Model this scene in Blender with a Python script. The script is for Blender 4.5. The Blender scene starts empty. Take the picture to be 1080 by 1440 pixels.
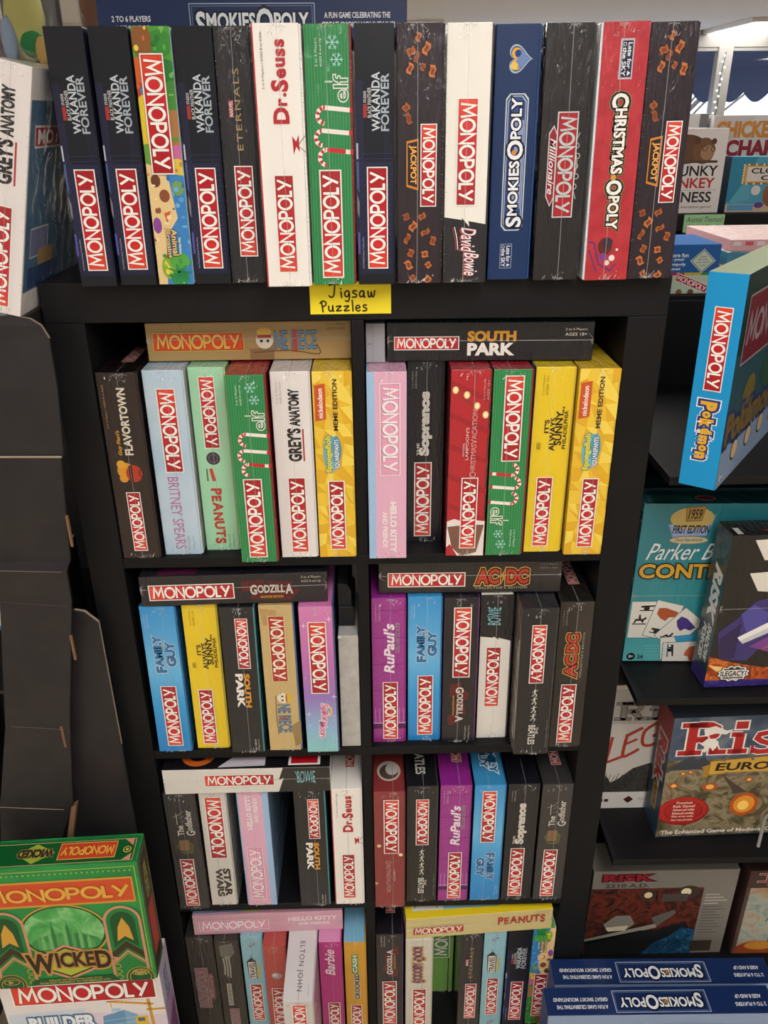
import bpy, bmesh, math, random
from mathutils import Matrix, Vector
R = random.Random(7)
S = 0.01                       # everything below is measured in centimetres from the bookcase's top front edge
FLOOR = -149.0
def P3(x, y, z): return Vector((x*S, y*S, (z-FLOOR)*S))

# ------------------------------------------------------------------ camera, world, lamps, exposure
scn = bpy.context.scene
COL = scn.collection
cam_d = bpy.data.cameras.new('camera'); cam = bpy.data.objects.new('camera', cam_d); COL.objects.link(cam)
cam_d.sensor_fit = 'VERTICAL'; cam_d.sensor_height = 36.0; cam_d.lens = 1175.46/1440*36.0
yaw, pit, rol = 0.014589, 0.440774, -0.0097358
F = Vector((math.sin(yaw)*math.cos(pit), math.cos(yaw)*math.cos(pit), -math.sin(pit)))
Rt = Vector((math.cos(yaw), -math.sin(yaw), 0)); U = Rt.cross(F)
R2 = Rt*math.cos(rol)+U*math.sin(rol); U2 = -Rt*math.sin(rol)+U*math.cos(rol)
m = Matrix((R2, U2, -F)).transposed().to_4x4(); m.translation = P3(1.578, -105.73, 18.05)
cam.matrix_world = m; cam_d.clip_start = 0.02
scn.camera = cam
scn.view_settings.view_transform = 'Standard'; scn.view_settings.look = 'None'
scn.view_settings.gamma = 1.0; scn.view_settings.use_curve_mapping = False
scn.view_settings.exposure = 0.54
w = bpy.data.worlds.new('daylight'); scn.world = w; w.use_nodes = True
bg = w.node_tree.nodes['Background']; bg.inputs['Color'].default_value = (0.72, 0.82, 1.0, 1); bg.inputs['Strength'].default_value = 1.6
LAMP_STRENGTH = 8.0
LAMP_COLOR = (1.0, 0.965, 0.915)

# ------------------------------------------------------------------ materials
def lin(h):
    if isinstance(h, tuple): return h
    v = [int(h[i:i+2], 16)/255 for i in (0, 2, 4)]
    return tuple(c/12.92 if c <= .04045 else ((c+.055)/1.055)**2.4 for c in v)
MATS = {}
def base_mat(key, name):
    mt = bpy.data.materials.new(name); mt.use_nodes = True; MATS[key] = mt
    nt = mt.node_tree
    return mt, nt, nt.nodes['Principled BSDF']
def mat(h, fin='card'):
    """fin: card (printed carton), wrap (printed carton under shrink film), matte, black (worn black laminate), metal"""
    k = (h, fin)
    if k in MATS: return MATS[k]
    mt, nt, b = base_mat(k, 'print_%s_%s' % (h, fin))
    hz = {'wrap': .010, 'card': .006}.get(fin, 0); c = tuple(max(.0025, q-hz) for q in lin(h)); b.inputs['Base Color'].default_value = (*c, 1)
    L = nt.links.new
    if fin == 'card': b.inputs['Roughness'].default_value = .42; b.inputs['Specular IOR Level'].default_value = .35
    elif fin == 'matte': b.inputs['Roughness'].default_value = .75; b.inputs['Specular IOR Level'].default_value = .25
    elif fin == 'metal': b.inputs['Metallic'].default_value = .85; b.inputs['Roughness'].default_value = .38
    elif fin == 'wrap': film(nt, b)
    if fin in ('card', 'matte'):
        n = nt.nodes.new('ShaderNodeTexNoise'); n.inputs['Scale'].default_value = 60; n.inputs['Detail'].default_value = 3
        t = nt.nodes.new('ShaderNodeTexCoord'); L(t.outputs['Object'], n.inputs['Vector'])
        bp = nt.nodes.new('ShaderNodeBump'); bp.inputs['Strength'].default_value = .05; bp.inputs['Distance'].default_value = .002
        L(n.outputs['Fac'], bp.inputs['Height']); L(bp.outputs['Normal'], b.inputs['Normal'])
    return mt
def film(nt, b):
    L = nt.links.new
    b.inputs['Roughness'].default_value = .45; b.inputs['Specular IOR Level'].default_value = .3
    b.inputs['Coat Weight'].default_value = 1.0; b.inputs['Coat Roughness'].default_value = .10; b.inputs['Coat IOR'].default_value = 1.45
    t = nt.nodes.new('ShaderNodeTexCoord'); mp = nt.nodes.new('ShaderNodeMapping')
    mp.inputs['Scale'].default_value = (70, 20, 16); mp.inputs['Rotation'].default_value = (.2, .5, .3)
    n = nt.nodes.new('ShaderNodeTexNoise'); n.inputs['Scale'].default_value = 1.6; n.inputs['Detail'].default_value = 4; n.inputs['Distortion'].default_value = 1.2
    oi = nt.nodes.new('ShaderNodeObjectInfo'); ad = nt.nodes.new('ShaderNodeVectorMath'); ad.operation = 'ADD'
    L(t.outputs['Object'], ad.inputs[0]); L(oi.outputs['Location'], ad.inputs[1]); L(ad.outputs[0], mp.inputs['Vector']); L(mp.outputs[0], n.inputs['Vector'])
    bp = nt.nodes.new('ShaderNodeBump'); bp.inputs['Strength'].default_value = .8; bp.inputs['Distance'].default_value = .004
    L(n.outputs['Fac'], bp.inputs['Height']); L(bp.outputs['Normal'], b.inputs['Coat Normal'])
def node_mat(key, name, build, fin='wrap'):
    if key in MATS: return MATS[key]
    mt, nt, b = base_mat(key, name)
    if fin == 'wrap': film(nt, b)
    else: b.inputs['Roughness'].default_value = .42; b.inputs['Specular IOR Level'].default_value = .35
    t = nt.nodes.new('ShaderNodeTexCoord')
    b2 = build(nt, t.outputs['Object'])
    nt.links.new(b2, b.inputs['Base Color'])
    return mt
def ramp(nt, fac, stops):
    r = nt.nodes.new('ShaderNodeValToRGB'); e = r.color_ramp.elements
    while len(e) < len(stops): e.new(.5)
    for el, (p, c) in zip(e, stops): el.position = p; el.color = (*lin(c), 1)
    nt.links.new(fac, r.inputs['Fac']); return r.outputs['Color']
def noise(nt, vec, scale, detail=4, dist=0):
    n = nt.nodes.new('ShaderNodeTexNoise'); n.inputs['Scale'].default_value = scale; n.inputs['Detail'].default_value = detail; n.inputs['Distortion'].default_value = dist
    nt.links.new(vec, n.inputs['Vector']); return n.outputs['Fac']
def axis(nt, vec, ax, lo, hi):
    s = nt.nodes.new('ShaderNodeSeparateXYZ'); nt.links.new(vec, s.inputs[0])
    r = nt.nodes.new('ShaderNodeMapRange'); r.inputs['From Min'].default_value = lo; r.inputs['From Max'].default_value = hi
    nt.links.new(s.outputs[ax], r.inputs['Value']); return r.outputs['Result']
def blotch(key, scale, stops, dist=1.0, fin='card'):
    return node_mat(key, 'print_'+key, lambda nt, v: ramp(nt, noise(nt, v, scale, 5, dist), stops), fin)
def wave(nt, v, scale, stops, rotv=(0, 0, 0), dist=0):
    mp = nt.nodes.new('ShaderNodeMapping'); mp.inputs['Rotation'].default_value = rotv; nt.links.new(v, mp.inputs['Vector'])
    wv = nt.nodes.new('ShaderNodeTexWave'); wv.inputs['Scale'].default_value = scale; wv.inputs['Distortion'].default_value = dist; wv.inputs['Detail'].default_value = 2
    nt.links.new(mp.outputs[0], wv.inputs['Vector']); return ramp(nt, wv.outputs['Fac'], stops)
def M(c, fin):                                        # colour string or ready material
    return c if not isinstance(c, (str, tuple)) else mat(c, fin)
def black_laminate():
    if 'lam' in MATS: return MATS['lam']
    mt, nt, b = base_mat('lam', 'black_laminate')
    t = nt.nodes.new('ShaderNodeTexCoord')
    c = ramp(nt, noise(nt, t.outputs['Object'], 9, 6), [(.3, '0c0c0f'), (.7, '121215')])
    n2 = noise(nt, t.outputs['Object'], 70, 2)
    sp = ramp(nt, n2, [(.80, '000000'), (.83, '8a8a88')])
    mx = nt.nodes.new('ShaderNodeMix'); mx.data_type = 'RGBA'; mx.blend_type = 'ADD'; mx.inputs[0].default_value = 1
    nt.links.new(c, mx.inputs[6]); nt.links.new(sp, mx.inputs[7]); nt.links.new(mx.outputs[2], b.inputs['Base Color'])
    b.inputs['Roughness'].default_value = .55; b.inputs['Specular IOR Level'].default_value = .25
    return mt
def plastic_film():
    if 'film' in MATS: return MATS['film']
    mt = bpy.data.materials.new('clear_film'); mt.use_nodes = True; MATS['film'] = mt
    nt = mt.node_tree; nt.nodes.clear()
    o = nt.nodes.new('ShaderNodeOutputMaterial'); mx = nt.nodes.new('ShaderNodeMixShader'); mx.inputs[0].default_value = .34
    tr = nt.nodes.new('ShaderNodeBsdfTransparent'); g = nt.nodes.new('ShaderNodeBsdfPrincipled')
    g.inputs['Base Color'].default_value = (.8, .8, .8, 1); g.inputs['Roughness'].default_value = .12; g.inputs['Specular IOR Level'].default_value = 1
    nt.links.new(tr.outputs[0], mx.inputs[1]); nt.links.new(g.outputs[0], mx.inputs[2]); nt.links.new(mx.outputs[0], o.inputs[0])
    return mt
def emissive(h, s, name):
    mt, nt, b = base_mat(name, name)
    b.inputs['Emission Color'].default_value = (*lin(h), 1); b.inputs['Emission Strength'].default_value = s; b.inputs['Base Color'].default_value = (.8, .8, .8, 1)
    return mt
def glass_mat():
    if 'glass' in MATS: return MATS['glass']
    mt = bpy.data.materials.new('window_glass'); mt.use_nodes = True; MATS['glass'] = mt
    nt = mt.node_tree; nt.nodes.clear()
    o = nt.nodes.new('ShaderNodeOutputMaterial'); mx = nt.nodes.new('ShaderNodeMixShader'); mx.inputs[0].default_value = .06
    tr = nt.nodes.new('ShaderNodeBsdfTransparent'); g = nt.nodes.new('ShaderNodeBsdfGlossy'); g.inputs['Roughness'].default_value = .02
    nt.links.new(tr.outputs[0], mx.inputs[1]); nt.links.new(g.outputs[0], mx.inputs[2]); nt.links.new(mx.outputs[0], o.inputs[0])
    return mt

# ------------------------------------------------------------------ mesh building
class MB:
    def __init__(s): s.v = []; s.f = []; s.mi = []; s.ms = []
    def slot(s, m):
        if m not in s.ms: s.ms.append(m)
        return s.ms.index(m)
    def face(s, pts, m):
        i = len(s.v); s.v += [tuple(p) for p in pts]; s.f.append(tuple(range(i, i+len(pts)))); s.mi.append(s.slot(m))
    def tris(s, pts, faces, m):
        i = len(s.v); s.v += [tuple(p) for p in pts]; k = s.slot(m)
        for f in faces: s.f.append(tuple(i+j for j in f)); s.mi.append(k)
    def box(s, x0, y0, z0, x1, y1, z1, m, bev=.1, mats=None):
        bm = bmesh.new(); bmesh.ops.create_cube(bm, size=1)
        for v in bm.verts: v.co = ((x0+x1)/2+v.co.x*(x1-x0), (y0+y1)/2+v.co.y*(y1-y0), (z0+z1)/2+v.co.z*(z1-z0))
        if bev: bmesh.ops.bevel(bm, geom=list(bm.edges), offset=bev, segments=2, profile=.5, affect='EDGES')
        bm.normal_update(); bm.verts.index_update(); i = len(s.v); s.v += [tuple(v.co) for v in bm.verts]
        for f in bm.faces:
            s.f.append(tuple(i+v.index for v in f.verts)); mm = m
            if mats:
                n = f.normal
                for key, d in (('top', (0, 0, 1)), ('left', (-1, 0, 0)), ('right', (1, 0, 0)), ('front', (0, -1, 0))):
                    if key in mats and n.dot(Vector(d)) > .9: mm = mats[key]
            s.mi.append(s.slot(mm))
        bm.free()
    def prism(s, pts, y0, y1, m, edge=None):       # outline in x,z extruded along y
        n = len(pts)
        s.face([(x, y0, z) for x, z in pts], m); s.face([(x, y1, z) for x, z in reversed(pts)], m)
        for i in range(n):
            (a, b), (c, d) = pts[i], pts[(i+1) % n]
            s.face([(a, y0, b), (a, y1, b), (c, y1, d), (c, y0, d)], edge or m)
    def tube(s, pts, r, m, n=8):
        pts = [Vector(p) for p in pts]; rings = []
        for i, p in enumerate(pts):
            d = (pts[min(i+1, len(pts)-1)]-pts[max(i-1, 0)]).normalized()
            a = d.orthogonal().normalized() if i == 0 else (pa - d*pa.dot(d)).normalized()
            pa = a; b = d.cross(a)
            rings.append([p+(a*math.cos(2*math.pi*k/n)+b*math.sin(2*math.pi*k/n))*r for k in range(n)])
        i0 = len(s.v); s.v += [tuple(p) for r_ in rings for p in r_]; k_ = s.slot(m)
        for j in range(len(rings)-1):
            for k in range(n):
                s.f.append((i0+j*n+k, i0+j*n+(k+1) % n, i0+(j+1)*n+(k+1) % n, i0+(j+1)*n+k)); s.mi.append(k_)
        s.f.append(tuple(i0+k for k in range(n))); s.mi.append(k_)
        s.f.append(tuple(i0+(len(rings)-1)*n+k for k in range(n))); s.mi.append(k_)
    def ball(s, c, r, m, sc=(1, 1, 1), sub=2):
        bm = bmesh.new(); bmesh.ops.create_icosphere(bm, subdivisions=sub, radius=r)
        bm.verts.index_update()
        s.tris([(c[0]+v.co.x*sc[0], c[1]+v.co.y*sc[1], c[2]+v.co.z*sc[2]) for v in bm.verts], [tuple(v.index for v in f.verts) for f in bm.faces], m); bm.free()
    def obj(s, name, parent=None, smooth=False):
        me = bpy.data.meshes.new(name); me.from_pydata([(a*S, b*S, c*S) for a, b, c in s.v], [], s.f)
        for m_ in s.ms: me.materials.append(m_)
        me.polygons.foreach_set('material_index', s.mi)
        if smooth: me.polygons.foreach_set('use_smooth', [True]*len(me.polygons))
        me.update()
        o = bpy.data.objects.new(name, me); COL.objects.link(o)
        if parent: o.parent = parent
        return o

def tag(o, label, cat, group=None):
    o['label'] = label; o['category'] = cat
    if group: o['group'] = group
    return o
def thing(name, label, cat, loc, rot=(0, 0, 0), group=None):
    o = bpy.data.objects.new(name, None); o.empty_display_size = .02; COL.objects.link(o)
    o.location = P3(*loc)
    yw, le, ti = (math.radians(a) for a in rot)
    o.rotation_euler = (Matrix.Rotation(yw, 3, 'Z') @ Matrix.Rotation(le, 3, 'Y') @ Matrix.Rotation(ti, 3, 'X')).to_euler()
    return tag(o, label, cat, group)
def structure(mb, name):                            # mb in cm from the bookcase's top front edge
    o = mb.obj(name); o.location = P3(0, 0, 0); o['kind'] = 'structure'; return o
def place(o, x, y, z): o.location = P3(x, y, z); return o

# ------------------------------------------------------------------ flat print: text, strokes, shapes
TXT = {}
def text_mesh(s, bold=0.0, shear=0.0, spacing=1.0):
    k = (s, bold, shear, spacing)
    if k in TXT: return TXT[k]
    c = bpy.data.curves.new('t', 'FONT'); c.body = s; c.offset = bold; c.shear = shear; c.resolution_u = 3; c.space_character = spacing; c.fill_mode = 'FRONT'
    o = bpy.data.objects.new('t', c); COL.objects.link(o)
    dg = bpy.context.evaluated_depsgraph_get(); me = bpy.data.meshes.new_from_object(o.evaluated_get(dg))
    v = [(p.co.x, p.co.y) for p in me.vertices]; f = [tuple(q.vertices) for q in me.polygons]
    bpy.data.objects.remove(o); bpy.data.curves.remove(c); bpy.data.meshes.remove(me)
    TXT[k] = (v, f); return TXT[k]
def bounds(v):
    xs = [p[0] for p in v]; ys = [p[1] for p in v]
    return min(xs), min(ys), max(xs), max(ys)
def pieces(parts, bold, extra=0.0):
    """letters of different sizes on one line: [(string, scale, drop)]"""
    V = []; Fc = []; x = 0
    for t, sc, dr in parts:
        b = bounds(text_mesh(t, bold)[0]); v, f = text_mesh(t, bold+extra); i = len(V)
        V += [(x+(p[0]-b[0])*sc, (p[1]-.36)*sc-dr) for p in v]; Fc += [tuple(i+j for j in q) for q in f]
        x += (b[2]-b[0])*sc+.06
    return V, Fc
def stroke(pts, wd):
    """mitred ribbon polygons along a 2-D polyline"""
    n = len(pts); out = []; Ls = []; Rs = []
    ds = []
    for i in range(n-1):
        dx, dy = pts[i+1][0]-pts[i][0], pts[i+1][1]-pts[i][1]; l = math.hypot(dx, dy) or 1e-9; ds.append((dx/l, dy/l))
    for i in range(n):
        if i == 0: nx, ny, k = -ds[0][1], ds[0][0], 1
        elif i == n-1: nx, ny, k = -ds[-1][1], ds[-1][0], 1
        else:
            a, b = ds[i-1], ds[i]; mx, my = -(a[1]+b[1]), a[0]+b[0]; l = math.hypot(mx, my) or 1e-9; nx, ny = mx/l, my/l
            k = min(2.2, 1/max(.2, (nx*-a[1]+ny*a[0])))
        Ls.append((pts[i][0]+nx*wd/2*k, pts[i][1]+ny*wd/2*k)); Rs.append((pts[i][0]-nx*wd/2*k, pts[i][1]-ny*wd/2*k))
    for i in range(n-1): out.append([Ls[i], Rs[i], Rs[i+1], Ls[i+1]])
    return out
def circle(cx, cy, rx, ry=None, n=20, a0=0, a1=360):
    ry = rx if ry is None else ry
    return [(cx+rx*math.cos(math.radians(a0+(a1-a0)*i/n)), cy+ry*math.sin(math.radians(a0+(a1-a0)*i/n))) for i in range(n+(0 if a1-a0 == 360 else 1))]
def smooth(pts, k=5):
    out = []
    for i in range(len(pts)-1):
        p0, p1, p2, p3 = pts[max(i-1, 0)], pts[i], pts[i+1], pts[min(i+2, len(pts)-1)]
        for j in range(k):
            t = j/k
            out.append(tuple(.5*((2*p1[a])+(-p0[a]+p2[a])*t+(2*p0[a]-5*p1[a]+4*p2[a]-p3[a])*t*t+(-p0[a]+3*p1[a]-3*p2[a]+p3[a])*t**3) for a in (0, 1)))
    return out+[pts[-1]]
# geometric poster letters of the game's name, as strokes on a unit height: list of polylines, width
GL = {'M': ([[(0, 0), (.13, 1), (.5, .28), (.87, 1), (1, 0)]], 1.0),
      'O': ([circle(.47, .5, .47, .47, 28)+[(.94, .5)]], .94),
      'N': ([[(0, 0), (0, 1), (.74, 0), (.74, 1)]], .74),
      'P': ([[(0, 0), (0, .96), (.3, .96)]+circle(.3, .7, .28, .26, 10, 90, -90)[1:]+[(0, .44)]], .6),
      'L': ([[(0, 1), (0, .04), (.46, .04)]], .46),
      'Y': ([[(0, 1), (.4, .44)], [(.8, 1), (.26, 0)]], .8)}
def wordmark(word='MONOPOLY', wd=.19, gap=.2):
    x = 0; polys = []
    for ch in word:
        st, w_ = GL[ch]
        for pl in st:
            polys += [[(px+x, py) for px, py in q] for q in stroke(pl, wd)]
        x += w_+gap+(.0 if ch != 'L' else -.12)
    return polys, x-gap

def clip(p, W, H):
    e = .03
    for ax, lim, sg in ((0, e, 1), (0, W-e, -1), (1, e, 1), (1, H-e, -1)):
        if all((q[ax]-lim)*sg >= 0 for q in p): continue
        out = []
        for i in range(len(p)):
            a, b = p[i-1], p[i]; da, db = (a[ax]-lim)*sg, (b[ax]-lim)*sg
            if (da < 0) != (db < 0):
                t = da/(da-db); out.append((a[0]+(b[0]-a[0])*t, a[1]+(b[1]-a[1])*t))
            if db >= 0: out.append(b)
        p = out
        if len(p) < 3: return []
    return p
class Art:
    """print on one face of a box. u: 0 left to 1 right, v: 0 top to 1 bottom. Each op lies a hair above the one before."""
    def __init__(s, mb, W, H, face, fin, D=None, lift=.004, flip=False):
        s.mb, s.W, s.H, s.face, s.fin, s.D, s.off, s.flip = mb, W, H, face, fin, D, lift, flip
        s.box = None; s.us = 1.0; s.uo = 0.0; s.vs = 1.0; s.split = None
    def pt(s, x, y):                                   # x right, y up in cm from the face's lower left
        if s.flip: x, y = s.W-x, s.H-y
        o = s.off
        W, H, D, fc = s.W, s.H, s.D, s.face
        if fc == 'front': return (x-W/2, -o, y)
        bw, bh, bd = s.box
        if fc == 'top': return (x-W/2, y, bh+o)
        if fc == 'right': return (bw/2+o, x, y)
        if fc == 'left': return (-bw/2-o, bd-x, y)
    def up(s): s.off += .002
    def C(s, c): return M(c, s.fin)
    def uv(s, u, v): return ((u*s.us+s.uo)*s.W, (1-v*s.vs)*s.H)
    def polys(s, ps, c):
        s.up(); c = s.C(c)
        for p in ps:
            p = clip(p, s.W, s.H)
            if len(p) > 2: s.mb.face([s.pt(*q) for q in p], c)
    def poly(s, uvs, c): s.polys([[s.uv(*q) for q in uvs]], c)
    def rect(s, u0, v0, u1, v1, c): s.poly([(u0, v0), (u0, v1), (u1, v1), (u1, v0)], c)
    def disc(s, u, v, r, c, ry=None, n=20):
        x, y = s.uv(u, v); s.polys([circle(x, y, r, ry, n)], c)
    def ring(s, u, v, r, wd, c, ry=None, a0=0, a1=360, n=28):
        x, y = s.uv(u, v); p = circle(x, y, r, ry, n, a0, a1)
        if a1-a0 == 360: p.append(p[0])
        s.polys(stroke(p, wd), c)
    def line(s, uvs, wd, c, sm=False):
        p = [s.uv(*q) for q in uvs]
        s.polys(stroke(smooth(p) if sm else p, wd), c)
    def frame(s, u0, v0, u1, v1, wd, c):
        (a, b), (d, e) = s.uv(u0, v0), s.uv(u1, v1)
        s.polys([[(a, e), (a, b), (a+wd, b), (a+wd, e)], [(d-wd, e), (d-wd, b), (d, b), (d, e)], [(a, b), (d, b), (d, b-wd), (a, b-wd)], [(a, e), (d, e), (d, e+wd), (a, e+wd)]], c)
    def fit(s, v, f, u0, v0, u1, v1, dr, c, ref=None):
        b = ref or bounds(v); (xa, ya), (xb, yb) = s.uv(u0, v1), s.uv(u1, v0)
        s.up(); out = []
        for p in v:
            tx = (p[0]-b[0])/(b[2]-b[0]); ty = (p[1]-b[1])/(b[3]-b[1])
            if dr == 'U': q = (xb-(xb-xa)*ty, ya+(yb-ya)*tx)
            elif dr == 'D': q = (xa+(xb-xa)*ty, yb-(yb-ya)*tx)
            elif dr == 'X': q = (xb-(xb-xa)*tx, yb-(yb-ya)*ty)      # upside down
            else: q = (xa+(xb-xa)*tx, ya+(yb-ya)*ty)
            out.append(s.pt(*q))
        s.mb.tris(out, f, s.C(c))
    def text(s, t, u0, v0, u1, v1, dr, c, bold=.0, shear=0, out=None, sp=1.0):
        if s.split is not None:
            s.mb = MB(); nm = 'small_print' if isinstance(t, str) and len(t) > 9 and (abs(u1-u0)*s.W < .75 or abs(v1-v0)*s.H < .75) else 'edition_title'
            s.split.append((nm, s.mb))
        v, f = (pieces(t, bold) if isinstance(t, list) else text_mesh(t, bold, shear, sp)); ref = bounds(v)
        for oc, ob in (out or []):
            v2, f2 = (pieces(t, bold, ob) if isinstance(t, list) else text_mesh(t, bold+ob, shear, sp))
            s.fit(v2, f2, u0, v0, u1, v1, dr, oc, ref)
        s.fit(v, f, u0, v0, u1, v1, dr, c, ref)
    def word(s, u0, v0, u1, v1, dr, c, wd=.19):
        ps, L_ = wordmark(wd=wd); V = []; Fc = []
        for p in ps:
            i = len(V); V += p; Fc.append(tuple(range(i, i+4)))
        s.fit(V, Fc, u0, v0, u1, v1, dr, c)

RED = lambda fin: node_mat('logored'+fin, 'title_red', lambda nt, v: ramp(nt, axis(nt, v, 'X', -.5*S, .5*S), [(0, 'e2452c'), (.3, 'c81c26'), (1, 'a3121c')]), fin)
SCHEMES = {'red': (None, 'efe9e4', 'f4efea'), 'pink': ('e79fc0', 'f3dfe6', 'f6eef0'), 'gold': ('d8441c', 'c9a14a', 'e3b552'), 'silver': ('a8222c', 'c9c9c9', 'bfc2c4'),
           'brown': ('b5342a', 'd8c49a', 'f1e6d2'), 'green': ('3e9a3f', 'cfe8c2', 'f0f5ea'), 'mauve': ('c98fb8', 'e6d5e2', 'efe6ee'), 'steel': ('97636a', '9c9a98', '8d8b88')}
LOGO = {}
ASP = 4.75
def logo_obj(parent, length, pos, rot, scheme, fin):
    k = (scheme, fin)
    if k not in LOGO:
        mb = MB(); fld, bor, let = SCHEMES[scheme]; h = 1/ASP
        def r(x, z, o, m_): mb.face([(-x, -o, -z), (x, -o, -z), (x, -o, z), (-x, -o, z)], m_)
        r(.5, h/2, .0008, M(bor, fin)); r(.488, h/2-.012, .0014, M('5a2a22' if scheme == 'gold' else '6d2422', fin)); r(.484, h/2-.016, .002, RED(fin) if fld is None else M(fld, fin))
        ps, L_ = wordmark(); sx = .445*2/L_; hz = h*.68; V = []
        o = mb.obj('title_panel'); d1 = o.data; bpy.data.objects.remove(o); mb = MB()
        dark = M('4a1212', fin)
        for p in ps: mb.face([(q[0]*sx-.445+.004, -.0026, (q[1]-.5)*hz-.005) for q in p], dark)
        for p in ps: mb.face([(q[0]*sx-.445, -.0032, (q[1]-.5)*hz) for q in p], M(let, fin))
        o = mb.obj('lettering'); LOGO[k] = (d1, o.data); bpy.data.objects.remove(o)
    o = bpy.data.objects.new('title_panel', LOGO[k][0]); COL.objects.link(o); o.parent = parent
    l = bpy.data.objects.new('lettering', LOGO[k][1]); COL.objects.link(l); l.parent = o
    o.location = [a*S for a in pos]; o.scale = (length, length*1.0, length); o.rotation_euler = rot
    return o

# ------------------------------------------------------------------ the board-game box
FINAL_WRAP = plastic_film()
def seam(parent, W, H, D, horizontal=False, top=True):
    """film seam, pleats and modelled glints of the shrink wrap, over the front face (and the top)"""
    mb = MB(); f = FINAL_WRAP; rr = random.Random(int(W*1000+H*77+parent.location.x*9999))
    if horizontal:
        z = H*rr.uniform(.4, .6)
        mb.box(-W/2, -.17, z-.03, W/2, -.14, z+.03, f, 0)
        ends = [(-W/2, z, 0), (W/2, z, math.pi)]
    else:
        x = W*rr.uniform(-.08, .12); pts = [(x+rr.uniform(-.05, .05), -.15, H*i/6) for i in range(7)]
        if top: pts.append((pts[-1][0], 6, H+.08))
        for a, b in zip(pts, pts[1:]):
            if b[2] > H: mb.face([(a[0]-.04, 0, H+.07), (a[0]+.04, 0, H+.07), (b[0]+.04, b[1], H+.07), (b[0]-.04, b[1], H+.07)], f)
            else: mb.face([(a[0]-.03, -.15, a[2]), (a[0]+.03, -.17, a[2]), (b[0]+.03, -.17, b[2]), (b[0]-.03, -.15, b[2])], f)
        ends = [(pts[0][0], .15, math.pi/2), (pts[6][0], H-.15, -math.pi/2)]
    for cx, cz, ang in ends:
        for k in range(15):
            a = ang+rr.uniform(-1.35, 1.35); l = rr.uniform(.2, 1.5)*rr.uniform(.4, 1); wd = rr.uniform(.012, .05)
            ox, oz = cx+rr.uniform(-.7, .7)*abs(math.sin(ang)), cz+rr.uniform(-.5, .5)*abs(math.cos(ang))
            ox = max(-W/2+.1, min(W/2-.1, ox)); oz = max(.05, min(H-.05, oz))
            tx, tz = ox+math.cos(a)*l, oz+math.sin(a)*l
            tx = max(-W/2, min(W/2, tx)); tz = max(0, min(H, tz)); nx, nz = -math.sin(a)*wd, math.cos(a)*wd
            mb.face([(ox+nx, -.15, max(.02, min(H, oz+nz))), (tx, -.14, tz), (ox-nx, -.19, max(.02, min(H, oz-nz)))], f)
    if not horizontal:
        for base_z in (.35, H-1.1):  # film slivers tilted upward to put bright glints near both ends
            for k in range(7):
                px, pz = rr.uniform(-W*.42, W*.42)*.8, base_z+rr.uniform(-.3, .7); ww, hh = rr.uniform(.04, .16), rr.uniform(.15, .5); t = rr.uniform(-.35, .35); pz = max(pz, hh/2+.12)
                mb.face([(px-ww, -.15-hh*.5, pz-hh/2), (px+ww*.6, -.15-hh*.45, pz-hh/2+t*.2), (px+ww+t*.5, -.15, pz+hh/2)], f)
    sd = rr.choice((-1, 1))
    for k in range(34):                                  # fine creases along one edge
        z = (k+rr.random())/34*.94*H+.03*H; l = rr.uniform(.1, .4)
        if not horizontal and rr.random() < .75:
            mb.face([(sd*W/2, -.14, z), (sd*(W/2-l), -.14, z+.1), (sd*W/2, -.17, z+.05)], f)
    return mb.obj('shrink_wrap', parent)

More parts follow.
